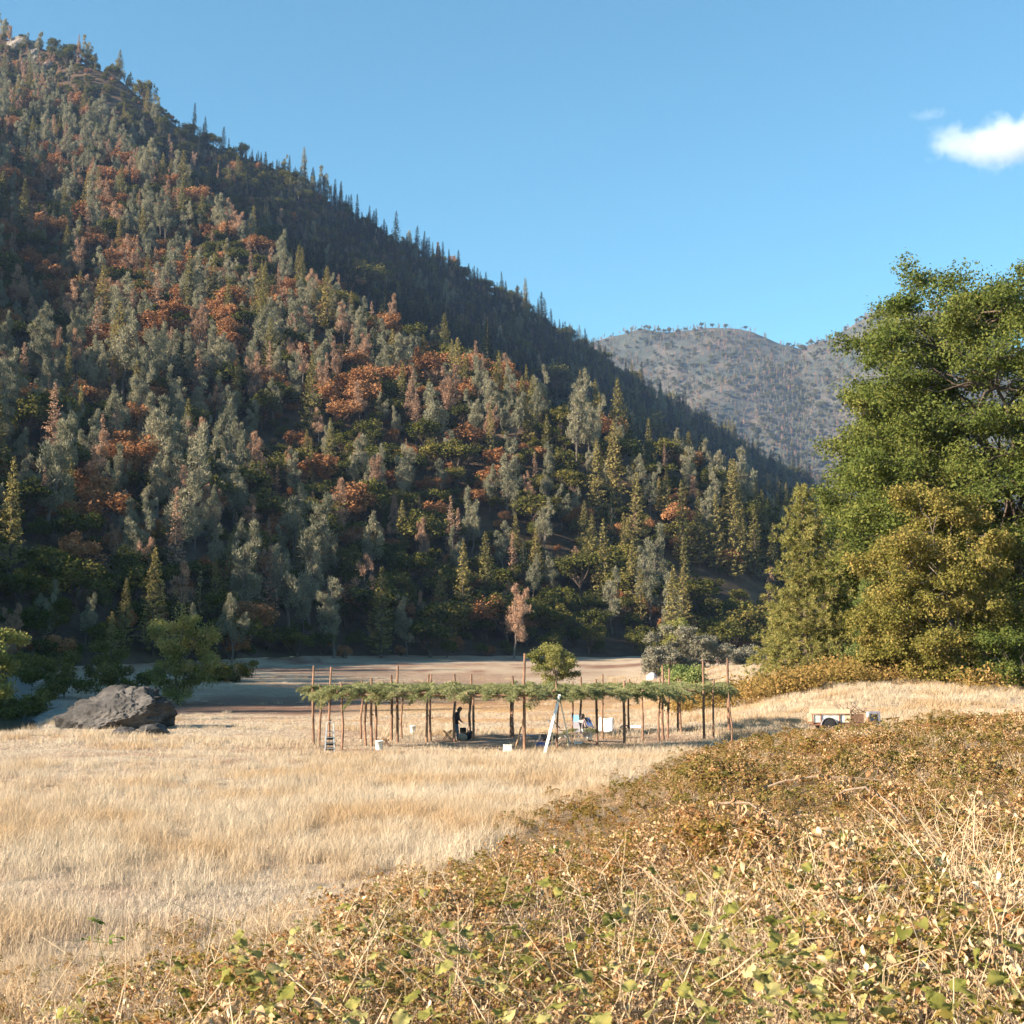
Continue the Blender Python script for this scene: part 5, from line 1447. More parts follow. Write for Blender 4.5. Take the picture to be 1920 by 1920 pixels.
def branchy(name, loc, n, L, spread, lift, label, mat, cat):
    e_ = tag(empty(name, loc), label, cat)
    for k in range(n):
        a = g.uniform(0, 6.28); p0 = np.array([g.normal() * spread, g.normal() * 0.3, g.uniform(0, 0.15)]); l = L * g.uniform(0.5, 1.2)
        dirv = np.array([math.cos(a), math.sin(a) * 0.5, g.uniform(0.1, lift)]); pts = [p0]
        for q in range(4): pts.append(pts[-1] + dirv * l / 4 + g.normal(size=3) * 0.06 * l)
        mb = MB(); mb.tube([tuple(p_) for p_ in pts], [0.022, 0.018, 0.014, 0.01, 0.006], 5)
        q0 = pts[2]; mb.tube([tuple(q0), tuple(q0 + dirv * 0.2 * l + g.normal(size=3) * 0.15 * l)], [0.012, 0.005], 4)
        mb.build('branch', M[mat], e_)
branchy('brush_load', e.location + Vector((X(1606), 0.7, Z(1341))), 22, 0.9, 0.45, 0.9, 'tangle of dry branches piled on the trailer', 'darkwood', 'branches')
branchy('brush_pile', foot(1450, 66), 22, 0.7, 0.35, 0.6, 'small pile of dark twigs left of the trailer', 'darkwood', 'branches')
# ------------------------------------------------------------------ dry grass
M['straw'] = leafmat('dry_grass_blades', [(0.0, (0.33, 0.275, 0.215)), (0.5, (0.50, 0.435, 0.35)), (1.0, (0.63, 0.565, 0.465))], 0.35, 0.45, None, ((0.78, 0.66, 0.62), 0.16))
M['gold'] = leafmat('golden_grass_blades', [(0.0, (0.36, 0.29, 0.21)), (0.5, (0.53, 0.45, 0.34)), (1.0, (0.66, 0.585, 0.46))], 0.35, 0.45, None, ((0.88, 0.76, 0.62), 0.22))
def blades(seed, n, rad, h0, h1, wd, bend, lean=(0.35, 0.1)):
    """a tuft of curved tapering blades; two segments each"""
    g = np.random.default_rng(seed)
    a = g.uniform(0, 6.28, n); r_ = rad * np.sqrt(g.random(n))
    B = np.stack([r_ * np.cos(a), r_ * np.sin(a), np.full(n, -0.04)], 1)
    hgt = g.uniform(h0, h1, n)
    d_ = np.stack([g.normal(size=n) * bend + lean[0], g.normal(size=n) * bend + lean[1], np.ones(n)], 1); d_ = unit(d_)
    d1 = np.stack([g.normal(size=n) * bend * 0.6, g.normal(size=n) * bend * 0.6, np.ones(n) * 1.2], 1); d1 = unit(d1)
    mid_ = B + d1 * (hgt * 0.55)[:, None]; tip = mid_ + d_ * (hgt * 0.55)[:, None] - np.array([0, 0, 1]) * (hgt * bend * 0.3)[:, None]
    side = unit(np.stack([np.cos(a * 3.1), np.sin(a * 3.1), np.zeros(n)], 1)) * wd * g.uniform(0.6, 1.3, n)[:, None]
    V = np.stack([B - side, B + side, mid_ + side * 0.8, mid_ - side * 0.8, tip], 1).reshape(-1, 3)
    i = np.arange(n)[:, None] * 5
    Q = (i + np.array([[0, 1, 2, 3]])).astype(np.int32); T = (i + np.array([[3, 2, 4]])).astype(np.int32)
    v = np.clip(g.uniform(0, 1, n), 0, 1)
    return new_mesh('grass_tuft', V, [Q, T], np.concatenate([v, v]))
near_s = [(blades(800 + k, 85, 0.34, 0.06, 0.22, 0.0035, 0.7), M['straw']) for k in range(4)]
near_t = [(blades(820 + k, 90, 0.30, 0.16, 0.5, 0.0032, 0.55, (0.3, 0.05)), M['gold']) for k in range(4)]
far_s = [(blades(840 + k, 60, 0.5, 0.06, 0.18, 0.009, 0.7), M['straw']) for k in range(3)]
far_t = [(blades(860 + k, 70, 0.45, 0.16, 0.46, 0.008, 0.5, (0.3, 0.05)), M['gold']) for k in range(3)]
protos = near_s + near_t + far_s + far_t
g = np.random.default_rng(44)
def field(x0, x1, y0, y1, dens):
    n = int((x1 - x0) * (y1 - y0) * dens)
    return g.uniform(x0, x1, n), g.uniform(y0, y1, n)
def tallness(x, y):
    """0..1 how much tall blond grass grows here"""
    u = toe_u(x, y)
    t = (1 - sstep(4, 13, -u + 5 * fbm(x / 7, y / 7, 3, 61))) * sstep(19, 28, y) * (1 - sstep(52, 58, y))
    t = np.maximum(t, sstep(-0.1, 0.3, fbm(x / 9, y / 5, 3, 63)) * 0.35)
    rightbank = sstep(9, 14, x) * sstep(60, 72, y)
    return np.clip(np.maximum(t, rightbank), 0, 1)
GX = []; GY = []; GI = []; GS = []
for (y0, y1, dens, far) in ((9, 22, 15, 0), (22, 38, 12, 0), (38, 60, 7.5, 0), (55, 80, 5.0, 1), (80, 118, 2.6, 1), (118, 205, 0.5, 1)):
    x, y = field(-0.41 * y1, 0.42 * y1, y0, y1, dens)
    u = toe_u(x, y)
    k = (np.abs(x) < 0.41 * y + 1.0) & ((u < 0.8) | (y > 62)) & ~((y > 62) & (u > 2.5) & (y < 78) & (x < 40) & (g.random(len(x)) < 0.4))
    k &= np.abs(x - river_x(y)) > 8.5
    k &= ~((y > 108) & (y < 170) & (x > -38) & (x < -11) & (g.random(len(x)) < 0.9))
    k &= ~((np.abs(x - 16.9) < 3.2) & (y > 64) & (y < 74) & (g.random(len(x)) < np.where(y > 71, 0.95, 0.7)))
    e_ = np.hypot((x - 2.2) / 8.0, (y - 69) / 7.5)
    k &= g.random(len(x)) < (0.15 + 0.85 * sstep(0.7, 1.15, e_))
    k &= g.random(len(x)) < 0.7 + 0.3 * sstep(-0.35, 0.15, fbm(x / 4, y / 4, 3, 68))
    x, y = x[k], y[k]
    tl = tallness(x, y) > g.random(len(x))
    GX.append(x); GY.append(y)
    if far: GI.append(np.where(tl, 11 + g.integers(0, 3, len(x)), 8 + g.integers(0, 3, len(x))))
    else: GI.append(np.where(tl, 4 + g.integers(0, 4, len(x)), g.integers(0, 4, len(x))))
    GS.append(g.uniform(0.7, 1.3, len(x)) * (0.75 + 0.5 * vnoise(x / 3, y / 3, 9)))
GX = np.concatenate(GX); GY = np.concatenate(GY)
print('GRASS', len(GX))
scatter('grass', np.stack([GX, GY, ground0(GX, GY)], 1), g.uniform(-1.5, 1.5, len(GX)), np.concatenate(GS), np.concatenate(GI), protos, 'dry blond grass covering the meadow')

# ------------------------------------------------------------------ bramble bank
M['bramble'] = leafmat('bramble_leaves', [(0.0, (0.11, 0.115, 0.026)), (0.3, (0.24, 0.205, 0.06)), (0.48, (0.37, 0.285, 0.11)), (0.62, (0.36, 0.19, 0.09)), (0.8, (0.53, 0.38, 0.2)), (1.0, (0.68, 0.55, 0.36))], 0.5, 0.42, None, ((1.0, 0.88, 0.76), 0.3))
M['vine'] = leafmat('vine_leaves', [(0.0, (0.13, 0.15, 0.035)), (0.4, (0.29, 0.285, 0.09)), (0.75, (0.45, 0.41, 0.19)), (1.0, (0.62, 0.53, 0.33))], 0.48, 0.5, None, None, True)
M['deadleaf'] = leafmat('dead_leaves', [(0.0, (0.24, 0.13, 0.065)), (0.4, (0.46, 0.29, 0.155)), (1.0, (0.70, 0.52, 0.33))], 0.3, 0.4)
M['stalk'] = leafmat('dry_stalks', [(0.0, (0.33, 0.225, 0.135)), (0.5, (0.52, 0.40, 0.26)), (1.0, (0.70, 0.58, 0.42))], 0.15, 0.3)
M['cane'] = plain('bramble_cane', (0.24, 0.12, 0.075), 0.8, 0.35, 8, 0.2)
PROF = {'oval': [0.12, 0.62, 1.0, 0.86, 0.5, 0.04], 'round': [0.42, 0.95, 1.05, 0.9, 0.55, 0.05], 'lance': [0.1, 0.55, 0.8, 0.7, 0.4, 0.03]}
def leaf_geo(prof, L, W, fold, curl, g, wave=0.0):
    """five-step blade, midrib + two margins, cupped along the rib and curled along its length"""
    P = PROF[prof]; V = []
    for k, w_ in enumerate(P):
        t = k / (len(P) - 1); a = curl * t
        x = L * (math.sin(a) / curl if abs(curl) > 1e-3 else t); z = L * ((math.cos(a) - 1) / curl if abs(curl) > 1e-3 else 0)
        ww = w_ * W * 0.5
        V += [(x, -ww, z + fold * ww + wave * W * g.normal()), (x, 0, z), (x, ww, z + fold * ww + wave * W * g.normal())]
    V = np.array(V); F = []
    for k in range(len(P) - 1):
        for s_ in (0, 1): F.append((k * 3 + s_, k * 3 + s_ + 1, k * 3 + s_ + 4, k * 3 + s_ + 3))
    return V, np.array(F, np.int32)
def rotm(rz, ry, rx):
    return np.array(Matrix.Rotation(rz, 3, 'Z') @ Matrix.Rotation(ry, 3, 'Y') @ Matrix.Rotation(rx, 3, 'X'))
class Acc:
    def __init__(s): s.V = []; s.Q = []; s.v = []; s.n = 0
    def add(s, V, F, v): s.V.append(V); s.Q.append(F + s.n); s.v.append(np.full(len(F), v)); s.n += len(V)
    def stem(s, pts, r0, r1, v, n=4):
        pts = np.array(pts); m_ = len(pts); V = []
        for i in range(m_):
            t = unit((pts[min(i + 1, m_ - 1)] - pts[max(i - 1, 0)])[None])[0]; a = np.cross(t, [0.3, 0.9, 0.2]); a /= np.linalg.norm(a) + 1e-9; b = np.cross(t, a)
            r_ = r0 + (r1 - r0) * i / (m_ - 1)
            for k in range(n):
                q = 6.283 * k / n; V.append(pts[i] + (a * math.cos(q) + b * math.sin(q)) * r_)
        F = [(i * n + k, i * n + (k + 1) % n, (i + 1) * n + (k + 1) % n, (i + 1) * n + k) for i in range(m_ - 1) for k in range(n)]
        s.add(np.array(V), np.array(F, np.int32), v)
    def mesh(s, name): return new_mesh(name, np.concatenate(s.V), np.concatenate(s.Q), np.concatenate(s.v))
def arch(g, L, rise):
    a = g.uniform(0, 6.28); pts = []
    for t in np.linspace(0, 1, 7):
        pts.append(np.array([math.cos(a) * L * t * 0.75, math.sin(a) * L * t * 0.75, rise * math.sin(math.pi * (0.08 + 0.72 * t)) - 0.08]) + g.normal(size=3) * 0.015)
    return pts, a
def bramble_sprig(seed, ls=0.055, nl=16, dead=0.0):
    g = np.random.default_rng(seed); A = Acc()
    for c in range(2):
        pts, a = arch(g, g.uniform(0.5, 0.9), g.uniform(0.45, 0.8))
        A.stem(pts, 0.005, 0.002, 0.72)
        for k in range(nl):
            t = g.uniform(0.15, 1.0); p = np.array([np.interp(t, np.linspace(0, 1, 7), [q[j] for q in pts]) for j in range(3)])
            az = g.uniform(0, 6.28); out = np.array([math.cos(az), math.sin(az), g.uniform(-0.2, 0.6)]) * g.uniform(0.03, 0.09)
            A.stem([p, p + out * 0.6, p + out], 0.0018, 0.0012, 0.6, 3)
            vc = np.clip(g.normal(0.42, 0.24), 0, 1)
            for da in (-1.0, 0, 1.0):
                sz = ls * g.uniform(0.75, 1.3) * (1.0 if da == 0 else 0.82)
                V, F = leaf_geo('oval', sz, sz * 0.78, g.uniform(0.1, 0.6), g.uniform(0.2, 1.1), g, 0.05)
                V = V @ rotm(az + da, g.uniform(-0.5, 0.6), g.normal() * 0.4).T + p + out
                A.add(V, F, np.clip(vc + g.normal() * 0.07, 0, 1))
    return A.mesh('bramble_sprig')
def vine_sprig(seed):
    g = np.random.default_rng(seed); A = Acc()
    pts, a = arch(g, g.uniform(0.6, 1.0), g.uniform(0.45, 0.8)); A.stem(pts, 0.005, 0.002, 0.9)
    for k in range(9):
        t = g.uniform(0.1, 1.0); p = np.array([np.interp(t, np.linspace(0, 1, 7), [q[j] for q in pts]) for j in range(3)])
        az = g.uniform(0, 6.28); out = np.array([math.cos(az), math.sin(az), 0.7]) * g.uniform(0.04, 0.1)
        A.stem([p, p + out * 0.5, p + out], 0.002, 0.0015, 0.8, 3)
        sz = g.uniform(0.06, 0.12); V, F = leaf_geo('round', sz, sz * 0.95, g.uniform(0.05, 0.5), g.uniform(0.2, 1.4), g, 0.05)
        A.add(V @ rotm(az, g.uniform(-0.3, 0.9), g.normal() * 0.4).T + p + out, F, np.clip(g.normal(0.4, 0.25), 0, 1))
    return A.mesh('vine_sprig')
def dry_sprig(seed, n=9, h=(0.35, 0.8), leaves=12):
    g = np.random.default_rng(seed); A = Acc()
    for c in range(n):
        b = np.array([g.normal() * 0.12, g.normal() * 0.12, -0.05]); hh_ = g.uniform(*h); ln = np.array([g.normal() * 0.28, g.normal() * 0.28, 1.0])
        pts = [b + ln * hh_ * t + np.array([g.normal(), g.normal(), 0]) * 0.02 + np.array([ln[0], ln[1], -0.25]) * 0.35 * hh_ * t * t for t in np.linspace(0, 1, 5)]
        A.stem(pts, g.uniform(0.003, 0.0065), 0.002, g.uniform(0, 1), 4)
        if g.random() < 0.5:
            k = int(g.integers(2, 4)); A.stem([pts[k], pts[k] + np.array([g.normal() * 0.06, g.normal() * 0.06, 0.09]), pts[k] + np.array([g.normal() * 0.12, g.normal() * 0.12, 0.15])], 0.002, 0.001, g.uniform(0.3, 1), 3)
    for k in range(leaves):
        sz = g.uniform(0.04, 0.09); V, F = leaf_geo('lance', sz, sz * 0.5, g.uniform(0.4, 1.6), g.uniform(-2.2, 2.4), g, 0.1)
        A.add(V @ rotm(g.uniform(0, 6.28), g.uniform(-1.2, 1.2), g.normal()).T + np.array([g.normal() * 0.16, g.normal() * 0.16, g.uniform(0.05, 0.6)]), F, g.uniform(0, 1))
    return A.mesh('dry_stalks')
def litter(seed):
    g = np.random.default_rng(seed); A = Acc()
    for k in range(46):
        sz = g.uniform(0.035, 0.085); V, F = leaf_geo('oval', sz, sz * 0.6, g.uniform(0.2, 1.4), g.uniform(-1.8, 2.0), g, 0.08)
        A.add(V @ rotm(g.uniform(0, 6.28), g.normal() * 0.7, g.normal() * 0.7).T + np.array([g.normal() * 0.16, g.normal() * 0.16, g.uniform(0.0, 0.38)]), F, g.uniform(0, 1))
    return A.mesh('dead_leaves')
protos = [(bramble_sprig(900 + k), M['bramble']) for k in range(5)] + [(vine_sprig(920 + k), M['vine']) for k in range(4)] + \
         [(dry_sprig(940 + k), M['stalk']) for k in range(5)] + [(litter(960 + k), M['deadleaf']) for k in range(4)] + \
         [(blades(980 + k, 60, 0.22, 0.3, 0.75, 0.0028, 0.5, (0.2, -0.1)), M['straw']) for k in range(3)] + \
         [(bramble_sprig(990 + k, 0.085, 20), M['bramble']) for k in range(3)]
BX = []; BY = []; BI = []; BS = []; BZ = []
for (y0, y1, dens) in ((2.2, 6, 46), (6, 11, 36), (11, 20, 24), (20, 34, 14), (34, 60, 8), (60, 84, 4)):
    x, y = field(-0.42 * y1 - 0.5, 0.42 * y1 + 0.5, y0, y1, dens)
    u = toe_u(x, y)
    edge = u + 0.9 * fbm(x / 2.5, y / 2.5, 3, 82)
    k = (np.abs(x) < 0.41 * y + 1.0) & (edge > 0.0) & ~((y > 58) & (x < 8)) & ~((y > 61) & (u > 1.5) & (y < 82) & (np.hypot(x - 17, (y - 71) / 2.6) < 5.0))
    k &= ~((y > 60) & (g.random(len(x)) > sstep(-0.15, 0.25, fbm(x / 6, y / 6, 2, 89) + 0.22)))
    x, y, u = x[k], y[k], u[k]
    n = len(x)
    # near the camera: straw stalks, vine leaves and litter; farther along the bank: brambles
    far = sstep(6, 22, y + 6 * fbm(x / 3, y / 3, 2, 85)); dryp = sstep(-0.1, 0.35, fbm(x / 2.2, y / 2.2, 3, 87))
    w_ = np.stack([0.30 + 0.40 * far, 0.24 * (1 - far) + 0.01, 0.33 + 0.28 * dryp - 0.28 * far, 0.28 - 0.06 * far + 0.1 * dryp, 0.20 - 0.08 * far], 1)
    w_ = np.clip(w_, 0.01, None); w_ /= w_.sum(1, keepdims=True)
    c = (np.cumsum(w_, 1) < g.random(n)[:, None]).sum(1)
    idx = np.select([c == 0, c == 1, c == 2, c == 3], [np.where(y > 26, 21 + g.integers(0, 3, n), g.integers(0, 5, n)), 5 + g.integers(0, 4, n), 9 + g.integers(0, 5, n), 14 + g.integers(0, 4, n)], 18 + g.integers(0, 3, n))
    mound = np.clip(0.8 + 0.85 * fbm(x / 1.7, y / 1.9, 3, 95), 0.35, 1.6)
    taper = (0.30 + 0.44 * sstep(0, 4.0, u)) * mound
    BX.append(x); BY.append(y); BI.append(idx); BS.append(g.uniform(0.75, 1.3, n) * taper * np.where(y > 26, 1.0, 1.0) * np.where((c == 2) & (y < 14), 1.2, 1.0))
    BZ.append(np.where(c == 3, g.uniform(0.05, 0.5, n) * taper, g.uniform(-0.1, 0.12, n)))
BX, BY, BI, BS, BZ = (np.concatenate(a) for a in (BX, BY, BI, BS, BZ))
print('BRAMBLE', len(BX))
thicket = empty('bramble_thicket', (1.5, 6, Hs(1.5, 6)))
tag(thicket, 'tangled bramble and vine thicket with dry stalks on the near bank', 'brambles')
tl_ = thicket.location
PB = np.stack([BX, BY, ground0(BX, BY) + BZ], 1) - np.array(tl_)
sc_ = scatter('undergrowth', PB, g.uniform(0, 6.28, len(BX)), BS, BI, protos, 'dense mass of bramble leaves, dead leaves and dry stems', g.normal(size=len(BX)) * 0.12)
sc_.parent = thicket
# single large leaves and stalks that can be picked apart near the camera
def one_leaf(seed):
    """a lobed, toothed leaf: fan of facets from the stalk, cupped and wavy"""
    g = np.random.default_rng(seed); A = Acc(); n = 30
    lob = int(g.choice([3, 5])); cup = g.uniform(-0.35, 0.45); ph = g.uniform(0, 6.28)
    ring0 = []; ring1 = []
    for k in range(n):
        a = -math.pi + 0.12 + (2 * math.pi - 0.24) * k / (n - 1)
        r_ = 0.52 * (1 - 0.2 * abs(math.sin(a * lob / 2))) * (1 + 0.08 * (-1) ** k) * (0.8 + 0.2 * math.cos(a))
        for ring, f in ((ring0, 0.5), (ring1, 1.0)):
            rr_ = r_ * f; z = -cup * rr_ * rr_ * 1.6 + 0.07 * f * math.sin(a * 3 + ph) - 0.05 * abs(math.sin(a)) * (1 - f) + g.normal() * 0.012 * f
            ring.append((0.38 + rr_ * math.cos(a), rr_ * math.sin(a) * 1.08, z))
    V = np.array([(0.1, 0, 0)] + ring0 + ring1); v0 = g.uniform(0.1, 0.85)
    F = [(1 + k, 1 + n + k, 2 + n + k, 2 + k) for k in range(n - 1)] + [(0, 1 + k, 2 + k, 3 + k) for k in range(0, n - 2, 2)]
    A.add(V, np.array(F, np.int32), v0); A.stem([(-0.9, 0, -0.55), (-0.4, 0, -0.12), (0.12, 0, 0.0)], 0.018, 0.012, 0.9, 4)
    me = A.mesh('leaf'); me.materials.append(M['vine']); return me
LM = [one_leaf(1000 + k) for k in range(12)]
def one_stalk(seed):
    g = np.random.default_rng(seed); A = Acc(); b = np.zeros(3); ln = np.array([g.normal() * 0.16, g.normal() * 0.16, 1.0])
    pts = [ln * t + np.array([g.normal(), g.normal(), 0]) * 0.012 + np.array([ln[0], ln[1], 0]) * t * t * 1.2 for t in np.linspace(0, 1, 6)]
    A.stem(pts, 0.0065, 0.0025, g.uniform(0.4, 1), 5)
    for k in (2, 3, 4):
        if g.random() < 0.7: A.stem([pts[k], pts[k] + np.array([g.normal() * 0.08, g.normal() * 0.08, 0.09]), pts[k] + np.array([g.normal() * 0.16, g.normal() * 0.16, 0.16])], 0.003, 0.0015, g.uniform(0.4, 1), 4)
    me = A.mesh('stalk'); me.materials.append(M['stalk']); return me
SM = [one_stalk(1030 + k) for k in range(10)]
def surf(px, py, lift):
    d_ = ray(px, py); t = np.linspace(2.5, 60, 2400); X_ = d_.x * t / d_.y; Z_ = CAMZ + d_.z * t / d_.y
    k = np.nonzero(Z_ < ground0(X_, t) + lift)[0]
    return (X_[k[0]], t[k[0]], Z_[k[0]]) if len(k) else None
EDGE = ([0, 200, 400, 700, 960, 1130, 1250, 1920], [1860, 1810, 1760, 1650, 1560, 1500, 1470, 1480])
nl = 0
while nl < 290:
    px, py = g.uniform(0, 1920), g.uniform(1500, 1915)
    if py < np.interp(px, *EDGE) + 10: continue
    if g.random() > 0.25 + 0.75 * (vnoise(np.array([px / 170]), np.array([py / 90]), 3)[0] ** 1.5) * 1.4: continue
    q = surf(px, py, 0.5 + 0.28 * g.random())
    if q is None or q[1] > 13 or q[1] < 3.2: continue
    s_ = g.uniform(0.08, 0.17)
    obj('leaf', LM[nl % 12], None, thicket, Vector(q) - tl_, (g.normal() * 0.5, g.uniform(-0.4, 0.7), g.uniform(0, 6.28)), (s_, s_, s_)); nl += 1
nl = 0
while nl < 290:
    px, py = g.uniform(0, 1920), g.uniform(1480, 1915)
    if nl < 46: px, py = g.uniform(1660, 1900), g.uniform(1470, 1640)
    if py < np.interp(px, *EDGE) + 10: continue
    q = surf(px, py, 0.35)
    if q is None or q[1] > 16 or q[1] < 3.0: continue
    s_ = g.uniform(0.45, 0.95) * (1.0 if nl >= 46 else 1.25)
    obj('stalk', SM[nl % 10], None, thicket, Vector((q[0], q[1], Hs(q[0], q[1]) - 0.02)) - tl_, (g.normal() * 0.22, g.normal() * 0.22, g.uniform(0, 6.28)), (1.0, 1.0, s_)); nl += 1
# a green shoot that stands clear of the brambles on the left
p = surf(205, 1840, 0.35)
sh = tag(empty('green_shoot', (p[0], p[1], Hs(p[0], p[1]))), 'leafy green shoot standing up from the near bank at the left', 'plant')
top = at(188, 1728, p[1]); base_ = sh.location
A = Acc(); dv = np.array(top - base_); pts = [dv * t + np.array([0.03 * math.sin(t * 5), 0, 0]) for t in np.linspace(0, 1, 6)]
A.stem(pts, 0.006, 0.003, 0.3); A.stem([pts[4], pts[4] + np.array([0.15, -0.02, 0.0]), pts[4] + np.array([0.26, -0.04, 0.04])], 0.003, 0.002, 0.3); A.stem([pts[4], pts[4] + np.array([-0.12, 0, 0.02]), pts[4] + np.array([-0.22, 0.02, 0.0])], 0.003, 0.002, 0.3)
M['shoot'] = leafmat('shoot_leaves', [(0.0, (0.07, 0.12, 0.025)), (0.6, (0.16, 0.21, 0.05)), (1.0, (0.3, 0.3, 0.1))], 0.4, 0.0)
me = A.mesh('stem'); me.materials.append(M['shoot']); link(bpy.data.objects.new('stem', me), sh)
SL = []
for k in range(5):
    a = Acc(); V, F = leaf_geo('oval', 1.0, 0.6, 0.3, 0.8, g, 0.03); a.add(V, F, 0.1 + 0.18 * k); m_ = a.mesh('leaf'); m_.materials.append(M['shoot']); SL.append(m_)
for k in range(22):
    c = pts[5] if k < 8 else (pts[4] + np.array([g.uniform(-0.22, 0.26), -0.01, 0.02]) if k < 15 else pts[int(g.integers(1, 5))])
    s_ = g.uniform(0.06, 0.105); obj('leaf', SL[k % 5], None, sh, tuple(c), (g.normal() * 0.4, g.uniform(-0.9, 0.4), k * 2.4), (s_, s_, s_))
# rust-coloured brambles along the far edge of the meadow under the trees
x, y = field(9, 44, 92, 108, 2.6); k = (x < 0.42 * y) & ((x < 27 + 3 * fbm(x / 2, y / 2, 2, 98)) | (g.random(len(x)) < 0.12)) & (x > 13.5 + (104 - y) * 0.05 + 2 * fbm(x / 3, y / 3, 2, 91)) & (fbm(x / 5, y / 4, 3, 93) > -0.02) & ((y > 98) | (x > 30))
x, y = x[k], y[k]
M['rustbramble'] = leafmat('rust_bramble_leaves', [(0.0, (0.14, 0.13, 0.035)), (0.4, (0.27, 0.2, 0.065)), (0.8, (0.36, 0.22, 0.085)), (1.0, (0.5, 0.38, 0.2))], 0.4, 0.4)
rb = []
for k in range(4):
    g2 = np.random.default_rng(1100 + k); P = g2.normal(size=(220, 3)) * np.array([0.55, 0.5, 0.3]) + np.array([0, 0, 0.45]); V, F = diamonds(P, unit(g2.normal(size=(220, 3)) + [0, -0.3, 0.8]), g2.uniform(0.04, 0.1, 220), g2)
    rb.append((new_mesh('rust_brambles', V, F, g2.random(220)), M['rustbramble']))
scatter('rust_brambles', np.stack([x, y, ground0(x, y)], 1), g.uniform(0, 6.28, len(x)), g.uniform(0.8, 1.6, len(x)), g.integers(0, 4, len(x)), rb, 'low rust-coloured brambles along the foot of the ponderosas')

# dead leafy branches lying on the brambles
def dead_branch(a, b, label, seed, lift=0.62):
    g = np.random.default_rng(seed)
    A_ = Vector(surf(*a, lift)); B_ = Vector(surf(*b, lift)); e_ = tag(empty('dead_branch', A_), label, 'branch')
    d_ = np.array(B_ - A_); L = np.linalg.norm(d_)
    pts = [d_ * t + np.array([0, 0, 0.10 * L * math.sin(math.pi * t) * 0.6]) + g.normal(size=3) * 0.03 * (0 < t < 1) for t in np.linspace(0, 1, 8)]
    mb = MB(); mb.tube([tuple(p_) for p_ in pts], list(np.linspace(0.02, 0.008, 8)), 6); mb.build('limb', M['greytwig'], e_)
    for k in range(9):
        i = int(g.integers(1, 8)); p0 = pts[i]; dd = unit((d_ / L + g.normal(size=3) * 0.8 + [0, 0, 0.35])[None])[0]; l = g.uniform(0.12, 0.35)
        mb = MB(); mb.tube([tuple(p0), tuple(p0 + dd * l * 0.5 + g.normal(size=3) * 0.02), tuple(p0 + dd * l)], [0.007, 0.005, 0.003], 5); mb.build('twig', M['greytwig'], e_)
        for q in range(3):
            s_ = g.uniform(0.08, 0.15); obj('dead_leaf', DL[int(g.integers(6))], None, e_, tuple(p0 + dd * l * g.uniform(0.5, 1.0)), (g.normal() * 0.6, g.uniform(0.5, 1.5), g.uniform(0, 6.28)), (s_, s_, s_))
M['greytwig'] = plain('grey_twig', (0.22, 0.165, 0.12), 0.9, 0.25, 9, 0.3)
DL = []
for k in range(6):
    g2 = np.random.default_rng(1200 + k); A = Acc(); V, F = leaf_geo('oval', 1.0, 0.6, g2.uniform(0.6, 1.4), g2.uniform(0.8, 2.2), g2, 0.1); A.add(V, F, g2.uniform(0.1, 0.7)); m_ = A.mesh('dead_leaf'); m_.materials.append(M['deadleaf']); DL.append(m_)
dead_branch((1440, 1475), (1640, 1462), 'grey dead branch with curled brown leaves lying across the upper brambles', 1)
dead_branch((1345, 1520), (1460, 1545), 'smaller dead branch lying low in the brambles', 2)
dead_branch((1560, 1500), (1700, 1540), 'dead branch with drooping tan leaves before the standing dry stalks', 3)
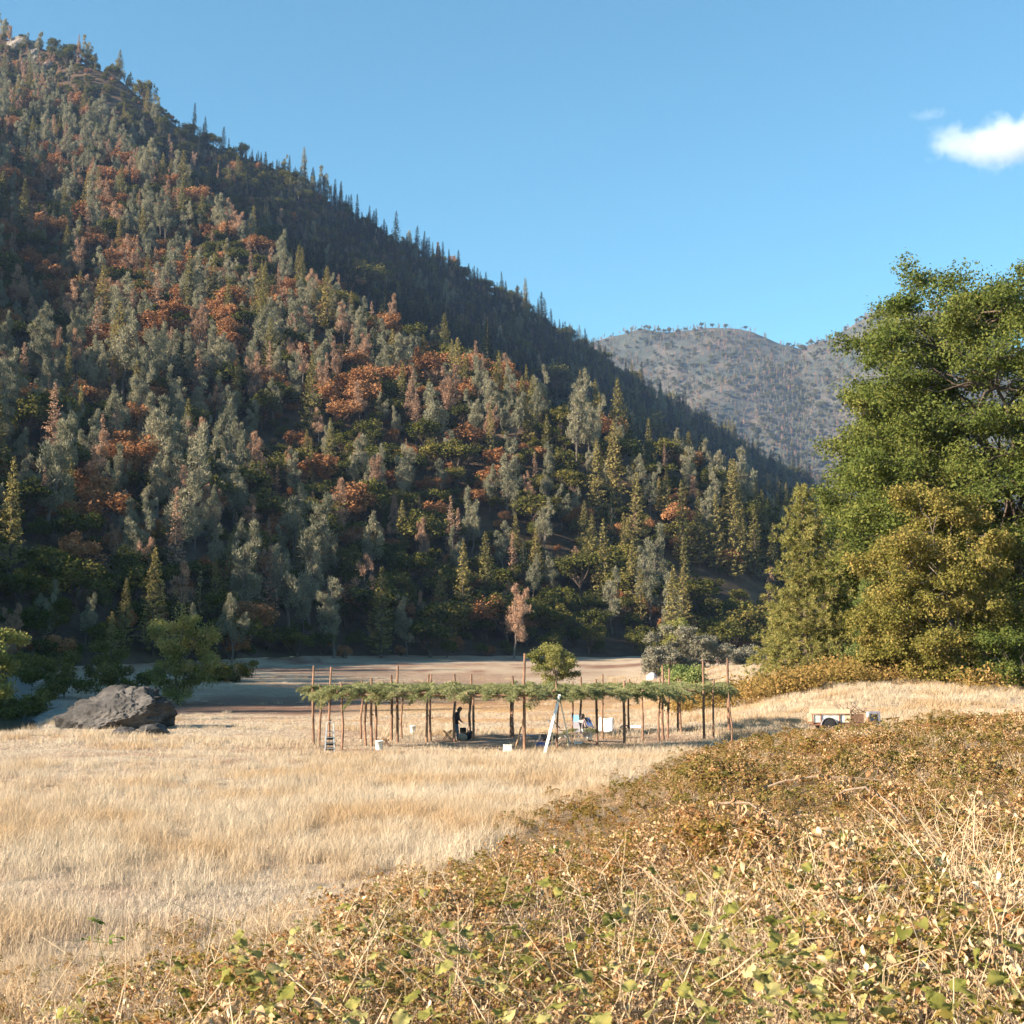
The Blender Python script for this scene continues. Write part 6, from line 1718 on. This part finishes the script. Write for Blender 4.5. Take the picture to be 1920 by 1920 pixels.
# ------------------------------------------------------------------ cloud
YC = 5200.0
c0 = at(1900, 266, YC)
k_ = YC / FPX
bm = bmesh.new(); bmesh.ops.create_icosphere(bm, subdivisions=4, radius=1.0)
for v in bm.verts: v.co = Vector((v.co.x * 200, v.co.y * 150, v.co.z * 52)) * k_
me = bpy.data.meshes.new('cloud'); bm.to_mesh(me); bm.free()
m, n, out = mat_nodes('cloud_vapour')
pv = n.nodes.new('ShaderNodeVolumePrincipled'); pv.inputs['Color'].default_value = (1, 1, 1, 1); pv.inputs['Anisotropy'].default_value = 0.0
tc = n.nodes.new('ShaderNodeTexCoord')
mp = n.nodes.new('ShaderNodeMapping'); mp.inputs['Scale'].default_value = (1 / (200 * k_), 1 / (150 * k_), 1 / (52 * k_)); mp.inputs['Rotation'].default_value = (0, 0.2, 0)
n.links.new(tc.outputs['Object'], mp.inputs[0])
ln = n.nodes.new('ShaderNodeVectorMath'); ln.operation = 'LENGTH'; n.links.new(mp.outputs[0], ln.inputs[0])
t = noise(n, 0.0085, 6, 0.6, tc.outputs['Object'], 0.4)
sb = n.nodes.new('ShaderNodeMath'); sb.operation = 'MULTIPLY_ADD'; sb.inputs[1].default_value = -0.62; n.links.new(ln.outputs['Value'], sb.inputs[0]); n.links.new(t.outputs['Fac'], sb.inputs[2])
mr = n.nodes.new('ShaderNodeMapRange'); mr.inputs[1].default_value = 0.04; mr.inputs[2].default_value = 0.42; mr.inputs[3].default_value = 0.0; mr.inputs[4].default_value = 0.009
n.links.new(sb.outputs[0], mr.inputs[0]); n.links.new(mr.outputs[0], pv.inputs['Density']); n.links.new(pv.outputs[0], out.inputs['Volume'])
me.materials.append(m)
cl = obj('cloud', me, None, None, c0)
tag(cl, 'small white cloud at the right edge of the blue sky', 'cloud')

cl2 = obj('cloud', me.copy(), None, None, at(1742, 215, YC), None, (0.26, 0.3, 0.22))
m2 = m.copy(); m2.name = 'thin_vapour'
next(q for q in m2.node_tree.nodes if q.type == 'MAP_RANGE').inputs[4].default_value = 0.0022
cl2.data.materials[0] = m2
tag(cl2, 'faint wisp of cloud left of the small white cloud', 'cloud')

# ------------------------------------------------------------------ haze: the valley's air
mb = MB(); mb.box((150, 1420, 461.5), (4700, 6200, 947))
hz = mb.build('haze', None)
m, n, out = mat_nodes('valley_air')
pv = n.nodes.new('ShaderNodeVolumePrincipled')
pv.inputs['Color'].default_value = (0.38, 0.58, 1.0, 1)
pv.inputs['Density'].default_value = 0.00005
pv.inputs['Anisotropy'].default_value = 0.1
n.links.new(pv.outputs[0], out.inputs['Volume'])
hz.data.materials.append(m)
tag(hz, 'thin blue haze hanging in the valley', None, None, 'stuff')
